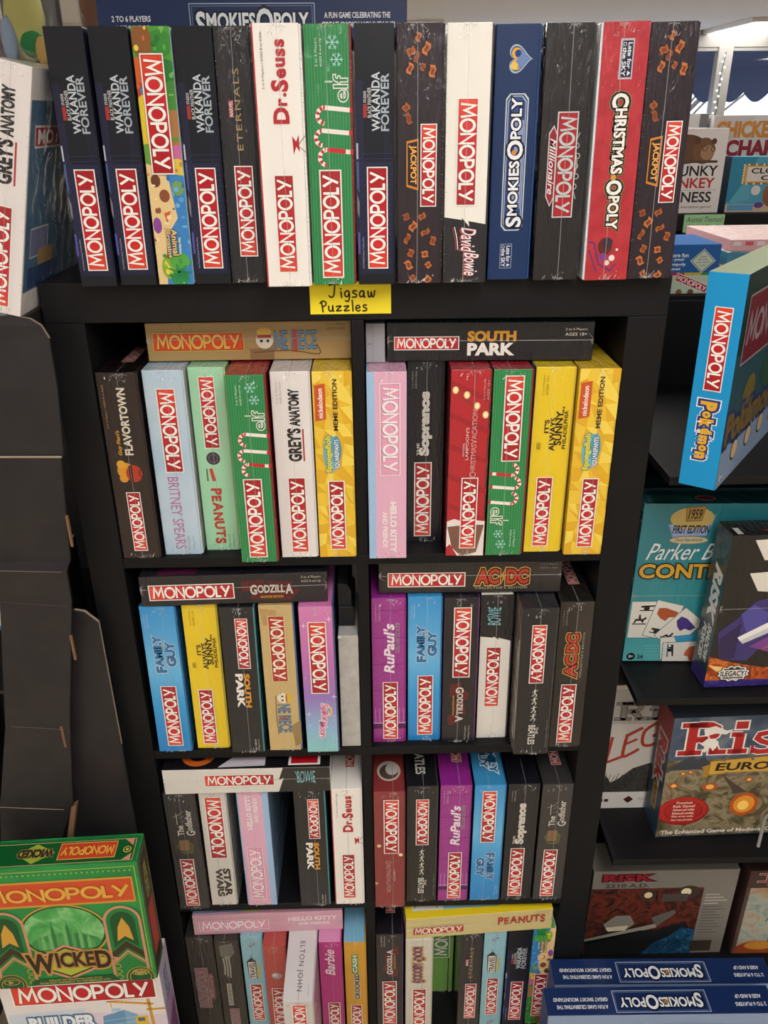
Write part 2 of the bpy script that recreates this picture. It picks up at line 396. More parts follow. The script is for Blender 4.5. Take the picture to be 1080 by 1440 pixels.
def game(label, loc, W, H, D, rot=(0, 0, 0), fin='wrap', base='222222', cover='2a2a2a', top=None, tray='right', traycol='d8d4cc', draw=None, title=None, logo=None, logos_top=None,
         flip=False, group=None, horizontal=False, top_draw=None, side_draw=None, name='board_game'):
    if horizontal: loc = (loc[0], loc[1], loc[2]+abs(W/2*math.sin(math.radians(rot[1]))))
    root = thing(name, label, 'board game', loc, rot, group)
    mb = MB(); b = M(base, fin)
    t_ = .22
    x0, x1 = -W/2, W/2
    if not horizontal and tray:
        if tray == 'right': x1 -= t_
        else: x0 += t_
    cv = M(cover, fin); tp = M(top, fin) if top else b
    mb.box(x0, 0, 0, x1, D, H, b, .08, {'left': cv, 'right': cv, 'top': tp})
    a = Art(mb, W, H, 'front', fin, flip=flip); a.box = (W, H, D); lo_ = .1
    if draw: draw(a)
    if top_draw:
        ta = Art(mb, W, D, 'top', fin); ta.box = (W, H, D); top_draw(ta)
    if side_draw:
        for fc, fn in side_draw.items():
            sa = Art(mb, D, H, fc, fin); sa.box = (W, H, D); fn(sa)
    mb.obj('box_lid', root)
    if not horizontal and tray:
        tb = MB(); sx0, sx1 = (W/2-t_-.1, W/2) if tray == 'right' else (-W/2, -W/2+t_+.1)
        tb.box(sx0, .1, .1, sx1, D-.1, H-.1, M(traycol, fin), .05); tb.obj('box_tray', root)
    if title:
        tm = MB(); ta = Art(tm, W, H, 'front', fin, lift=max(.06, a.off+.01), flip=flip); ta.box = (W, H, D); ta.split = [('emblem', tm)]; title(ta)
        for nm, q in ta.split:
            if q.f: q.obj(nm, root)
    if logo:
        lo_ = max(.1, a.off+.02)
        for lg in (logo if isinstance(logo, list) else [logo]):
            p0, p1, pc, dr, sch = lg
            if dr in 'UD' and not horizontal:
                if flip: p0, p1, pc, dr = 1-p1, 1-p0, 1-pc, ('D' if dr == 'U' else 'U')
                logo_obj(root, (p1-p0)*H, ((pc-.5)*W, -lo_, H*(1-(p0+p1)/2)), (0, -math.pi/2 if dr == 'U' else math.pi/2, 0), sch, fin)
            else:
                logo_obj(root, (p1-p0)*W, (((p0+p1)/2-.5)*W, -lo_, H*(1-pc)), (0, 0 if dr != 'X' else math.pi, 0), sch, fin)
    for q in (logos_top or []):                         # (u, y of centre, length, angle) on the top face
        u, yc, ln, ang, sch = q
        logo_obj(root, ln, ((u-.5)*W, yc, H+.06), (Matrix.Rotation(math.radians(ang), 3, 'Z') @ Matrix.Rotation(-math.pi/2, 3, 'X')).to_euler(), sch, fin)
    if fin == 'wrap': seam(root, W, H, D, horizontal, top=not horizontal)
    return root

# ------------------------------------------------------------------ what is printed on each edition (draw = artwork, title = lettering, L = panels with the game's name)
ED = {}
def ed(k, draw=None, title=None, L=None, **kw): ED[k] = dict(draw=draw, title=title, logo=L, **kw)
WH = 'f0ebe6'
def small(a, u0, v0, u1, v1, dr, c='a8a49e', t='2 to 6 Players / AGES 8 to Adult'): a.text(t, u0, v0, u1, v1, dr, c)
def small2(a, u0, v0, u1, v1, dr, c='a8a49e', t=('2 to 6 Players', 'AGES 8 to Adult')):
    m_ = (u0+u1)/2
    if dr in 'U': a.text(t[0], u0, v0, m_-.02, v1, dr, c); a.text(t[1], m_+.02, v0, u1, v1, dr, c)
    elif dr == 'D': a.text(t[0], m_+.02, v0, u1, v1, dr, c); a.text(t[1], u0, v0, m_-.02, v1, dr, c)
    else:
        m_ = (v0+v1)/2; A, B = ((t[0], t[1]) if dr == 'H' else (t[1], t[0])); a.text(A, u0, v0, u1, m_-.02, dr, c); a.text(B, u0, m_+.02, u1, v1, dr, c)
def flake(a, u, v, r, c):
    x, y = a.uv(u, v); ps = []
    for k in range(6):
        t = math.radians(60*k); e = (x+r*math.cos(t), y+r*math.sin(t)); ps += stroke([(x, y), e], .08)
        for s_ in (-1, 1):
            b_ = (x+r*.6*math.cos(t), y+r*.6*math.sin(t)); ps += stroke([b_, (b_[0]+r*.35*math.cos(t+s_*.9), b_[1]+r*.35*math.sin(t+s_*.9))], .07)
    a.polys(ps, c)
def cane(a, u, v, ln, r, c1='efe6e0', c2='c22a33', right=True):
    """a candy cane lying across the spine: stem runs to the right edge, the crook hangs down at the left"""
    x, y = a.uv(u, v); p = [(x+ln, y-.35)]+circle(x, y-r, r, r*.95, 14, 90, 262)
    a.polys(stroke(p, .46), c1)
    sm = smooth(p, 6); ps = []
    acc = 0
    for q0, q1 in zip(sm, sm[1:]):
        d = math.hypot(q1[0]-q0[0], q1[1]-q0[1]); n0 = int(acc/.30); acc += d
        if n0 % 2 == 0: ps += stroke([q0, q1], .47)
    a.polys(ps, c2)
def facets(a, cols, nx, ny):
    rr = random.Random(5); g = [[((i+(rr.uniform(-.35, .35) if 0 < i < nx else 0))/nx, (j+(rr.uniform(-.35, .35) if 0 < j < ny else 0))/ny) for j in range(ny+1)] for i in range(nx+1)]
    for c in cols:
        ps = []
        for i in range(nx):
            for j in range(ny):
                A, B, C_, D_ = g[i][j], g[i+1][j], g[i+1][j+1], g[i][j+1]
                for tri in ((A, B, C_), (A, C_, D_)):
                    if rr.random() < .3: ps.append([a.uv(*q) for q in tri])
        a.polys(ps, c)

def wak_mat(fin): return node_mat('wak'+fin, 'print_circuit', lambda nt, v: wave(nt, v, 190, [(.45, '15172a'), (.62, '1d2038'), (.85, '23264a')], (0, .7, 0), 0), fin)
def d_wak(a):
    a.rect(0, 0, 1, .20, '1b1d24'); a.rect(0, .955, 1, 1, '1b1d24')
    a.rect(.2, .20, 1, .50, '1b1d26')
    a.polys([q for k in range(9) for q in stroke([a.uv(.72, .50-.012*k), a.uv(.93, .46-.016*k), a.uv(.93, .26+.01*k)], .03)], '30355c')
    rr = random.Random(3)
    a.polys([q for k in range(22) for q in stroke([a.uv(.05, .50+k*.02), a.uv(.18+rr.random()*.1, .47+k*.02), a.uv(.95, .47+k*.02)], .045)], '343a6a')
    a.rect(0, .43, .05, .49, 'b9bcd0'); a.poly([(0, .5), (.06, .5), (.06, .62), (0, .6)], '4b5a8e'); a.poly([(0, .62), (.06, .66), (.05, .72), (0, .7)], '7d7a80'); a.poly([(0, .78), (.06, .78), (.06, .87), (0, .87)], '5a53a8')
def t_wak(a):
    a.rect(.2, .285, .29, .335, 'a8352f'); a.text('STUDIOS', .21, .238, .28, .28, 'U', 'd9d9dc', .01)
    a.text('BLACK PANTHER', .31, .225, .41, .335, 'U', 'c9ccd2', .01); a.text('WAKANDA', .42, .17, .63, .385, 'U', 'c4ccd4', .02, out=[('3a4350', .025)]); a.text('FOREVER', .65, .175, .86, .385, 'U', 'a9b2bd', .02, out=[('3a4350', .025)])
    small(a, .12, .80, .17, .93, 'U', 'b8b8c0', 'Fast-Dealing Property Trading Game')
ed('wak', d_wak, t_wak, (.52, .932, .54, 'U', 'red'), base=wak_mat('card'), cover='2b3150', fin='card', traycol='1c1f2e')

def d_animal(a):
    a.rect(0, 0, 1, .22, '4f9a3c'); a.disc(.7, .06, 1.5, '3f8a3a', 1.3); a.disc(.8, .16, 1.2, '2f7a3a'); a.disc(.25, .05, 1.1, '8a5a32', 1.8); a.rect(.0, .11, .35, .22, 'd0622c')
    a.rect(0, .20, .3, .26, 'b34a26'); a.disc(.2, .23, .5, '4a7fb8'); a.disc(.15, .36, 1.3, 'e2c437', 3.2); a.disc(.1, .47, .9, '6a9a3a', 1.2); a.disc(.9, .25, .9, '4a8a3c', 1.6)
    a.rect(.62, .30, 1, .46, 'a9784a'); a.disc(.9, .46, .8, 'c66aa0'); a.disc(.85, .52, 1.0, 'e0c84a')
    a.poly([(0, .5), (.6, .54), (.75, .72), (.45, .78), (.3, 1), (0, 1)], 'e3c791'); a.poly([(.55, .54), (1, .55), (1, 1), (.25, 1), (.35, .8), (.72, .72)], '3f83c4'); a.disc(.8, .60, .7, '7aa05a', .8)
    a.disc(.22, .57, .55, '6b3f2c', .7); a.disc(.42, .63, .6, '8a4e36', .7); a.disc(.14, .75, .5, '8a4a9a', .9); a.poly([(.35, .7), (.55, .69), (.42, .74)], 'd0622c')
    a.disc(.35, .925, .9, '8fae3a', 1.4); a.disc(.65, .9, 1.2, '57a54a', 1.0); a.disc(.62, .97, 1.1, '2f8a52', 1.0); a.line([(.25, .9), (.45, .96)], .2, 'e6d84a')
def d_animal2(a):
    d_animal(a); rr = random.Random(21)
    for k in range(70):
        u, v = rr.random(), rr.random()
        c = rr.choice(('3f8f3c', '5aa84a', '2f7a34', '77b85a')) if v < .25 and u > .4 else rr.choice(('e8d54a', 'd06a3a', '8a5a32')) if v < .5 and u < .4 else rr.choice(('c98a5a', '4f9a3c', 'd66a8a')) if v < .55 else rr.choice(('f0dcae', 'd9b678', '8a5a3c')) if v < .85 and u < .55 else rr.choice(('5aa0d6', '2f6fb4', '6fb0e0')) if v < .85 else rr.choice(('3f9a4a', '7fc05a', 'e0d04a'))
        a.disc(u, v, rr.uniform(.12, .35), c, rr.uniform(.12, .35), 9)
    a.polys([q for k in range(7) for q in stroke([a.uv(.62, .945), a.uv(.62+.33*math.cos(k*.9), .945-.035*math.sin(k*.9))], .18)], '2a8a4a')
def t_animal(a):
    a.text('Animal', .50, .765, .66, .875, 'D', 'e9c983', .02, out=[('6b431f', .06)]); a.text('Crossing', .32, .765, .48, .885, 'D', 'e9c983', .02, out=[('6b431f', .06)]); a.text('New Horizons', .68, .80, .76, .87, 'D', 'd9efe6', .02, out=[('3f8aa0', .05)])
ed('animal', d_animal2, t_animal, (.095, .545, .47, 'D', 'red'), base='6fae4a', cover='7fc0d8', fin='card', traycol='b7cbd8')

def t_etern(a):
    a.rect(.28, .265, .40, .33, 'a53a40'); a.text('MARVEL', .29, .268, .39, .327, 'U', 'd6cfcf', .015); a.text('ETERNALS', .44, .15, .60, .455, 'U', 'a98f58', .0, sp=1.25)
ed('etern', None, t_etern, (.515, .885, .56, 'U', 'red'), base='25242a', cover='2a2930', traycol='2a2930')

def t_seuss(a):
    a.text([('D', 1.15, 0), ('r', .9, .02), ('.', .9, 0), ('S', 1.2, .0), ('e', .95, .02), ('u', .95, 0), ('s', .95, .03), ('s', .95, 0)], .34, .055, .70, .355, 'U', 'b4232e', .045)
    small(a, .16, .03, .22, .23, 'U', '6a6560', '2 to 6 Players / AGES 8 to Adult')
def d_seuss(a):
    a.rect(0, 0, .035, 1, 'b4232e'); a.poly([(.72, .40), (.80, .42), (.86, .395), (.87, .46), (.80, .44), (.74, .47)], 'b4232e')
    a.polys(stroke([a.uv(.86, .43), a.uv(.99, .40)], .12)+stroke([a.uv(.86, .44), a.uv(.99, .46)], .1), '8a8784')
ed('seuss', d_seuss, t_seuss, (.545, .94, .50, 'U', 'red'), base=WH, cover='3f7f8e', traycol=WH, top=WH)

def elf_mat(fin): return node_mat('elf'+fin, 'print_green_stripes', lambda nt, v: wave(nt, v, 95, [(.3, '1f7a43'), (.6, '25854a'), (.9, '2c8f52')], (0, 0, 0), 0), fin)
def d_elf(a):
    flake(a, .60, .065, .75, 'a9dcd8'); flake(a, .68, .125, .7, 'a9dcd8')
    cane(a, .40, .295, 3.1, .85); cane(a, .34, .38, 3.3, .8); cane(a, .42, .452, 2.95, .85)
def t_elf(a):
    a.text('elf', .60, .18, .90, .275, 'U', '2c8650', .0, out=[('e4e4dc', .045)]); a.rect(.42, .20, .58, .206, 'c9d6c4')
    small2(a, .22, .05, .38, .15, 'U', 'cfe0cf', ('2 to 6 Players', 'AGES 8 and Up'))
ed('elf', d_elf, t_elf, (.53, .97, .47, 'U', 'red'), base=elf_mat('wrap'), cover='8a1f2c', top='9a2a35', traycol='8a1f2c')

JB = [(.45, .05), (.3, .10), (.62, .09), (.28, .16), (.55, .155), (.75, .17), (.42, .12), (.2, .30), (.25, .34), (.2, .72), (.55, .72), (.35, .76), (.62, .785), (.22, .81), (.8, .82), (.3, .87), (.62, .875), (.7, .92), (.25, .92), (.35, .975), (.68, .985)]
def d_jack(a):
    rr = random.Random(9)
    for u, v in JB:
        x, y = a.uv(u, v); t = rr.uniform(.5, 2.4); w_, h_ = rr.uniform(.32, .62), rr.uniform(.22, .38); c, s_ = math.cos(t), math.sin(t)
        q = [(x+px*c-py*s_, y+px*s_+py*c) for px, py in ((-w_, -h_), (-.35*w_, -h_+.1), (.35*w_, -h_-.06), (w_, -h_+.08), (w_*1.05, h_+.06), (.35*w_, h_-.08), (-.35*w_, h_+.1), (-w_*.95, h_-.03))]
        q = [(min(max(px, .1), a.W-.1), min(max(py, .1), a.H-.1)) for px, py in q]
        a.polys([q], rr.choice(('a85a28', '8f4a24', 'c0703a'))); a.polys([[(x+(px-x)*.55, y+(py-y)*.55) for px, py in q]], '7a3a1c')
def t_jack(a):
    a.poly([(.20, .425), (.46, .415), (.46, .615), (.20, .60)], 'c9812c'); a.poly([(.225, .433), (.435, .425), (.435, .604), (.225, .592)], '251a26'); a.text('JACKPOT', .25, .44, .42, .59, 'D', 'e8a84a', .03)
ed('jack', d_jack, t_jack, (.36, .68, .68, 'D', 'red'), base='2a2029', cover='2a2029', traycol='2a2029')

def d_bowie(a): a.poly([(0, .725), (.42, .737), (.40, .726), (.585, .765), (.56, .742), (1, .757), (1, 1), (0, 1)], '26252a')
def t_sig(a):
    for c, du, dv in (('a33a44', -.04, .004), ('eee8ea', 0, 0)):
        a.text('David', .40+du, .768+dv, .74+du, .872+dv, 'D', c, .008, .35); a.text('Bowie', .48+du, .872+dv, .82+du, .97+dv, 'D', c, .008, .35); a.line([(.24+du, .765+dv), (.30+du, .81+dv), (.33+du, .86+dv)], .09, c, True)
ed('bowie', d_bowie, t_sig, (.265, .68, .48, 'D', 'red'), base='ece8e0', cover='222226', traycol='33333a')
def d_bowie2(a): a.poly([(0, 0), (1, 0), (1, .31), (.56, .285), (.60, .30), (.40, .275), (.42, .285), (0, .275)], '232327')
def t_bowie2(a): a.text('BOWIE', .22, .08, .62, .20, 'U', '7fb9c4', .0, .15); a.line([(.2, .08), (.35, .10), (.2, .14), (.4, .2)], .07, '7fb9c4')
ed('bowie2', d_bowie2, t_bowie2, (.345, .765, .44, 'U', 'red'), base='e4e0da', cover='1f1f23', traycol='55555a')

def d_smokies(a):
    x, y = a.uv(.52, .125); h = [(x+1.0*(16*math.sin(t)**3)/16*1.15, y+1.15*(13*math.cos(t)-5*math.cos(2*t)-2*math.cos(3*t)-math.cos(4*t))/16) for t in [math.radians(12*k) for k in range(30)]]
    h = [(x-(q[1]-y), y+(q[0]-x)) for q in h]
    for sc, c in ((1.25, '9fb8cc'), (1.08, '1c2c52'), (.98, 'e0a94a')): a.polys([[(x+(q[0]-x)*sc, y+(q[1]-y)*sc) for q in h]], c)
    a.polys([[(x+(q[0]-x)*.8+.25, y+(q[1]-y)*.8) for q in h]], '6f86b8'); a.disc(.49, .105, .35, '2a3f7a'); a.disc(.42, .15, .4, 'e6c15a')
    for e, c in ((0, 'b9c9d8'), (.14, '16264e'), (.24, 'a9b9d0'), (.34, '3a4f8c')):
        W_, H_ = a.W, a.H; eu, ev = e/W_, e/H_
        u0, v0, u1, v1, k = .27+eu, .25+ev, .78-eu, .79-ev, .09
        a.poly([(u0+k, v0), (u1-k, v0), (u1, v0+.02), (u1, v1-.02), (u1-k, v1), (u0+k, v1), (u0, v1-.02), (u0, v0+.02)], c)
    a.rect(.5, .35, .70, .70, '8f9cc4')
    lfts_plate(a, .28, .845, .56, .95, 'D', None)
def lfts_plate(a, u0, v0, u1, v1, dr, bgc):
    a.frame(u0, v0, u1, v1, .05, '9fb0cf')
    if bgc: a.rect(u0+.015, v0+.004, u1-.015, v1-.004, bgc)
    m_ = (u0+u1)/2; l = v1-v0
    a.text('Late for', m_+.01, v0+l*.08, u1-.03, v0+l*.75, dr, 'dfe4ee', .02); a.text('the SKY', u0+.03, v0+l*.2, m_-.01, v1-l*.06, dr, 'dfe4ee', .02)
    a.poly([(u1-.03, v1-l*.14), (m_+.03, v1-l*.2), (m_+.03, v1-l*.06)], 'dfe4ee'); a.ring(u0+.07, v0+l*.12, .16, .05, 'dfe4ee')
SMO = [('S', 1.5, .12), ('MOKIES', 1.0, 0), ('O', 1.5, .0), ('POLY', 1.0, 0)]
def t_smokies(a): a.text(SMO, .34, .265, .74, .775, 'U', 'e9ecf0', .03, out=[('131c36', .09)]); a.disc(.5, .475, .28, 'd08a3a')
ed('smokies', d_smokies, t_smokies, None, base='1f355f', cover='20365f', fin='card', traycol='2a4a80', top='1f355f')

def d_mill(a):
    a.poly([(.17, .40), (.27, .37), (.36, .41), (.36, .65), (.27, .69), (.17, .65)], 'c9c2c4'); a.poly([(.19, .405), (.27, .378), (.345, .413), (.345, .647), (.27, .682), (.19, .647)], '8f2430')
    for k in range(5): a.ring(.77+.03*(k % 2), .45+.04*k, .28, .09, 'a9a7a6')
    a.line([(.82, .40), (.74, .45), (.8, .52), (.74, .6), (.82, .66)], .12, '9a9896', True)
def t_mill(a): a.text('Millionaire', .20, .42, .33, .64, 'D', 'e2dadc', .01, .3)
ed('mill', d_mill, t_mill, (.32, .735, .55, 'D', 'silver'), base='232022', cover='1f1c1e', traycol='2a2628')
def t_mill2(a): a.text('Millionaire', .66, .38, .80, .62, 'U', 'b09a9c', .01, .3)
ed('mill2', lambda a: (a.poly([(.62, .37), (.78, .36), (.86, .40), (.84, .62), (.72, .66), (.62, .62)], '7a4a4c'), a.line([(.2, .40), (.14, .48), (.2, .56), (.16, .64)], .15, '77726c', True)), t_mill2, (.30, .72, .42, 'U', 'steel'), base='3b3835', cover='2f2d2b', traycol='3b3835')

def d_xopoly(a):
    a.rect(.42, .06, .70, .205, 'c9b9c0'); lfts_plate(a, .44, .063, .69, .202, 'D', '1e2138')
    a.polys(stroke([a.uv(.08, .835), a.uv(.2, .84), a.uv(.33, .93), a.uv(.6, .96), a.uv(.72, .93)], .16)+stroke([a.uv(.1, .87), a.uv(.3, .965)], .14), '4a2f7a')
    a.disc(.45, .855, .85, '5a2320', 1.0); a.disc(.5, .84, .6, '3a2a3a'); a.disc(.42, .90, .45, '7a3f8a'); a.disc(.62, .905, .35, 'e6e0de'); a.disc(.72, .87, .15, 'e6e0de'); a.disc(.52, .925, .3, 'd8d0d0')
def t_xopoly(a): a.text([('C', 1.4, .1), ('HRISTMAS', 1.0, 0), ('-', 1.0, 0), ('O', 1.35, .05), ('POLY', 1.0, 0)], .34, .255, .70, .785, 'D', 'f0ece6', .035, out=[('8f8a4a', .13), ('1c1a1c', .10)]); a.disc(.5, .575, .3, 'd09a3a')
ed('xopoly', d_xopoly, t_xopoly, None, base=node_mat('xored', 'print_red_snow', lambda nt, v: ramp(nt, noise(nt, v, 45, 3), [(.4, 'a81f2c'), (.6, 'b82a36')]), 'wrap'), cover='b9c2d0', tray='left', traycol='d5dbe2')

def d_flav(a):
    a.disc(.40, .505, 1.15, 'd9962c', 1.2); a.disc(.30, .47, .6, 'e0a63a'); a.disc(.33, .545, .6, 'd9962c'); a.disc(.60, .52, 1.1, 'b33a28', 1.25); a.rect(.48, .475, .56, .565, '2a1a14'); a.line([(.8, .49), (.72, .52), (.8, .55)], .15, '5a1f16')
def t_flav(a): a.text("Guy Fieri's", .28, .29, .40, .42, 'U', 'dba33c', .02, .25); a.text('FLAVORTOWN', .45, .075, .66, .42, 'U', 'dcd3c2', .035); small(a, .10, .06, .16, .28, 'U', 'b08c5c')
ed('flav', d_flav, t_flav, (.62, .955, .50, 'U', 'red'), base='2f2625', cover='33201f', top='2a2222', traycol='2a2222')
def brit_mat(fin): return node_mat('brit'+fin, 'print_clouds', lambda nt, v: ramp(nt, noise(nt, v, 10, 3), [(.35, 'a9c6dc'), (.55, 'bccfe0'), (.75, 'd3d3e0')]), fin)
def t_brit(a): a.text('BRITNEY SPEARS', .30, .555, .58, .965, 'D', 'b56f9c', .0); small2(a, .62, .89, .82, .975, 'D', '8a94a8')
ed('brit', None, t_brit, (.09, .53, .52, 'D', 'red'), base=brit_mat('wrap'), cover='8fa3b8', traycol='c4d2de')
def t_pean(a): a.text([('P', 1.1, 0), ('E', 1, .05), ('A', 1.05, -.02), ('N', 1, .04), ('U', 1.05, 0), ('T', 1, -.03), ('S', 1.1, .03)], .28, .64, .60, .96, 'D', 'b23a30', .05); small2(a, .66, .90, .84, .985, 'D', '6a8a74')
def d_pean(a): a.disc(.45, .475, .95, '3a3440', .95); a.ring(.45, .475, .6, .12, '6a5a78'); a.polys([p for p in stroke([a.uv(.35, .53), a.uv(.42, .60)], .5)], 'c0453a'); a.rect(.22, .53, .26, .60, '4a6a56')
ed('pean', d_pean, t_pean, (.045, .42, .47, 'D', 'red'), base='a3dab4', cover='d6c53a', top='9ed3b0', traycol='b8d8a8')
def t_greys(a): a.text("GREY'S", .34, .285, .70, .46, 'U', '2a2729', .045); a.text('ANATOMY', .42, .085, .70, .275, 'U', '2a2729', .045); small2(a, .12, .05, .26, .16, 'U', 'a09a98')
ed('greys', lambda a: a.rect(.73, .29, .77, .46, 'b03038'), t_greys, (.545, .97, .52, 'U', 'red'), base='e4dedd', cover='9fb0bc', top='d6cfcf', traycol='dcd6d4')
def d_spong(a): facets(a, ['e9bd33', 'f2d558', 'dfae2a'], 4, 16)
def t_spong(a):
    a.poly([(.05, .07), (.32, .06), (.32, .24), (.05, .25)], 'c9552c'); a.text('nickelodeon', .12, .085, .25, .235, 'U', 'f2e9e0', .02)
    a.text('MEME EDITION', .50, .04, .62, .30, 'U', '3a3020', .03)
    a.disc(.42, .42, 1.1, '6fb0bf', 2.6); a.disc(.55, .40, .7, '4f98b4', 2.0); a.text('SpongeBob', .26, .325, .46, .52, 'U', 'd9cf3f', .05, out=[('3f7f86', .09)]); a.text('SQUAREPANTS', .50, .345, .64, .50, 'U', 'dfe8ea', .03, out=[('2f5f86', .08)])
ed('spong', d_spong, t_spong, (.565, .955, .52, 'U', 'red'), base='ecc63e', cover='d8b23a', top='d9b73a', traycol='d8b23a')
def t_hk(a): a.text('HELLO KITTY', .56, .675, .74, .965, 'D', 'f2e6ea', .05); a.text('AND FRIENDS', .36, .73, .50, .935, 'D', 'f2e6ea', .04)
ed('hk', lambda a: a.rect(0, 0, .2, 1, '9fc0e4'), t_hk, (.055, .53, .58, 'D', 'pink'), base='e2aec8', cover='9fc0e4', tray='left', traycol='9fc0e4', top='d9a6c0')
def t_sop(a): a.text('Sopranos', .32, .155, .68, .50, 'U', 'd2ccc4', .065); a.text('THE', .26, .43, .33, .50, 'U', 'd2ccc4', .02); small2(a, .12, .05, .25, .14, 'U')
ed('sop', None, t_sop, (.535, .965, .44, 'U', 'red'), base='24242a', cover='26262a', traycol='2a2a2e')
def d_xvac(a):
    for k in range(6): a.poly([(.0, .05+.16*k), (1, .14+.16*k), (1, .17+.16*k), (0, .08+.16*k)], 'a0252e')
    a.line([(.05, .08), (.3, .14), (.6, .18), (.98, .24)], .08, '3a4a2a', True)
    for u, v in ((.12, .10), (.4, .125), (.66, .18), (.88, .225)): a.disc(u, v, .42, 'd9b56a', .52); a.disc(u, v, .3, 'f7e6b8', .4)
    a.poly([(0, .80), (.2, .785), (.4, .80), (.62, .79), (1, .80), (1, 1), (.3, 1), (.1, .93), (0, .95)], 'e6dcd8'); a.poly([(.02, .83), (.5, .82), (.98, .82), (.8, .98), (.4, 1), (.15, .95)], '7a5648')
def t_xvac(a): a.text([('C', 1.25, 0), ('HRISTMAS ', 1, 0), ('V', 1.25, 0), ('ACATION', 1, 0)], .54, .20, .70, .555, 'U', 'dba8a4', -.008); a.text("NATIONAL", .34, .37, .39, .44, 'U', 'e0b8b4', .01); a.text("LAMPOON'S", .41, .29, .49, .46, 'U', 'e0b8b4', .01); small2(a, .80, .05, .95, .15, 'U', 'd09a9a', ('2 to 6 Players', 'AGES 15+'))
ed('xvac', d_xvac, t_xvac, (.555, .955, .56, 'U', 'red'), base='b32933', cover='8a2028', top='a8323a', traycol='5a3a34')
ed('xvac2', lambda a: (a.disc(.15, .45, .35, 'e0c890'), a.disc(.85, .53, .35, 'f2dcae'), a.disc(.05, .78, .3, 'caa070')), lambda a: (a.text([('C', 1.25, 0), ('HRISTMAS ', 1, 0), ('V', 1.25, 0), ('ACATION', 1, 0)], .36, .58, .54, .86, 'D', 'c79c98', -.008), a.text("LAMPOON'S", .6, .66, .68, .76, 'D', 'c79c98', .01)), (.065, .515, .55, 'D', 'red'), base='8a3a3c', cover='7a2a2e', traycol='6a3030')
def t_sun(a):
    a.text("IT'S", .30, .265, .42, .335, 'U', '2a2418', .03); a.text('ALWAYS', .44, .255, .60, .43, 'U', '2a2418', .03); a.text('SUNNY', .58, .22, .76, .40, 'U', '2a2418', .03); a.text('IN', .72, .20, .78, .23, 'U', '2a2418', .02); a.text('PHILADELPHIA', .78, .22, .88, .42, 'U', '2a2418', .02)
    a.frame(.14, .385, .24, .42, .04, '5a4a1a'); a.text('FX', .16, .39, .22, .415, 'U', '5a4a1a', .02); small2(a, .18, .04, .33, .14, 'U', '8a7420', ('2 to 6 Players', 'AGES 17+'))
ed('sun', None, t_sun, (.57, .965, .42, 'U', 'red'), base='e8c92b', cover='8fb0c0', top='d9bd2e', traycol='c9b040')
def fam_mat(fin): return node_mat('fam'+fin, 'print_sky', lambda nt, v: ramp(nt, axis(nt, v, 'Z', 0, 27*S), [(0, '2384cc'), (.35, '2f9bde'), (.6, '66b6e6'), (1, '2f92d4')]), fin)
def t_fam(a):
    a.text([('F', 1.25, .1), ('AMILY', 1, 0)], .26, .19, .54, .43, 'U', '2478b4', .02, out=[('dfeaf2', .075), ('12304a', .04)]); a.text([('G', 1.1, 0), ('UY', 1, 0)], .58, .23, .84, .39, 'U', '2478b4', .02, out=[('dfeaf2', .075), ('12304a', .04)]); a.ring(.5, .25, .22, .06, 'e2c95a'); small2(a, .08, .05, .2, .14, 'U', 'b9d4e6')
ed('fam', None, t_fam, (.525, .955, .52, 'U', 'red'), base=fam_mat('wrap'), cover='2f6f9c', top='3f8fc4', traycol='2f6f9c')
def t_sp(a): a.text('SOUTH', .54, .435, .72, .67, 'D', 'd6952c', .05); a.text('PARK', .30, .435, .52, .67, 'D', 'ece6e0', .05); small2(a, .72, .90, .86, .985, 'D', 'c9c5c0', ('2 to 6 Players', 'AGES 18+'))
ed('sp', None, t_sp, (.07, .40, .60, 'D', 'red'), base='26272b', cover='2f4a4c', traycol='4f8a90')
def d_op(a):
    a.poly([(.02, .02), (.5, .03), (.48, .12), (.1, .13)], 'b8935f'); a.poly([(.7, .82), (1, .78), (1, .95), (.8, .97)], '9c8458')
def t_op(a):
    a.disc(.53, .62, .95, 'e4ddcf'); a.disc(.68, .62, .55, 'd8b43f', .85); a.rect(.60, .59, .63, .65, 'a03a30'); a.disc(.5, .607, .17, '2a2420'); a.disc(.5, .635, .17, '2a2420')
    a.text('NE PIECE', .34, .665, .70, .865, 'D', '4f86b0', .0, out=[('2f4a62', .03)]); a.rect(.36, .755, .62, .765, 'b34a30'); a.line([(.3, .60), (.28, .75), (.31, .88)], .1, '6a4a34', True); small2(a, .78, .9, .92, .98, 'D', '8a7448')
ed('op', d_op, t_op, (.065, .505, .48, 'D', 'brown'), base='c9ae78', cover='4f6a9c', top='b89c68', traycol='56689c')
def sail_mat(fin): return node_mat('sail'+fin, 'print_pastel_fade', lambda nt, v: ramp(nt, axis(nt, v, 'Z', 0, 27*S), [(0, '86c9c9'), (.18, '8fb6d8'), (.4, '9a78c0'), (.6, 'c070b8'), (1, 'd47fb4')]), fin)
def d_sail(a):
    rr = random.Random(2)
    for k in range(14): a.disc(rr.uniform(.05, .95), rr.uniform(.05, .95), rr.uniform(.05, .13), 'f0dcec', None, 8)
    for u, v in ((.12, .12), (.85, .08), (.12, .72), (.9, .6)):
        x, y = a.uv(u, v); a.polys([[(x-.6, y), (x, y-.07), (x+.6, y), (x, y+.07)], [(x, y-.6), (x+.07, y), (x, y+.6), (x-.07, y)]], 'f4e6f0')
def t_sail(a): a.ring(.62, .70, .95, .26, 'e8c068', 1.2, -60, 120); a.text('Sailor', .50, .645, .72, .78, 'D', 'dc6f9c', .03, .25, out=[('f6ece8', .07)]); a.text('Moon', .42, .77, .64, .89, 'D', 'dc6f9c', .03, .25, out=[('f6ece8', .07)]); small2(a, .80, .86, .93, .97, 'D', 'cfe6e6')
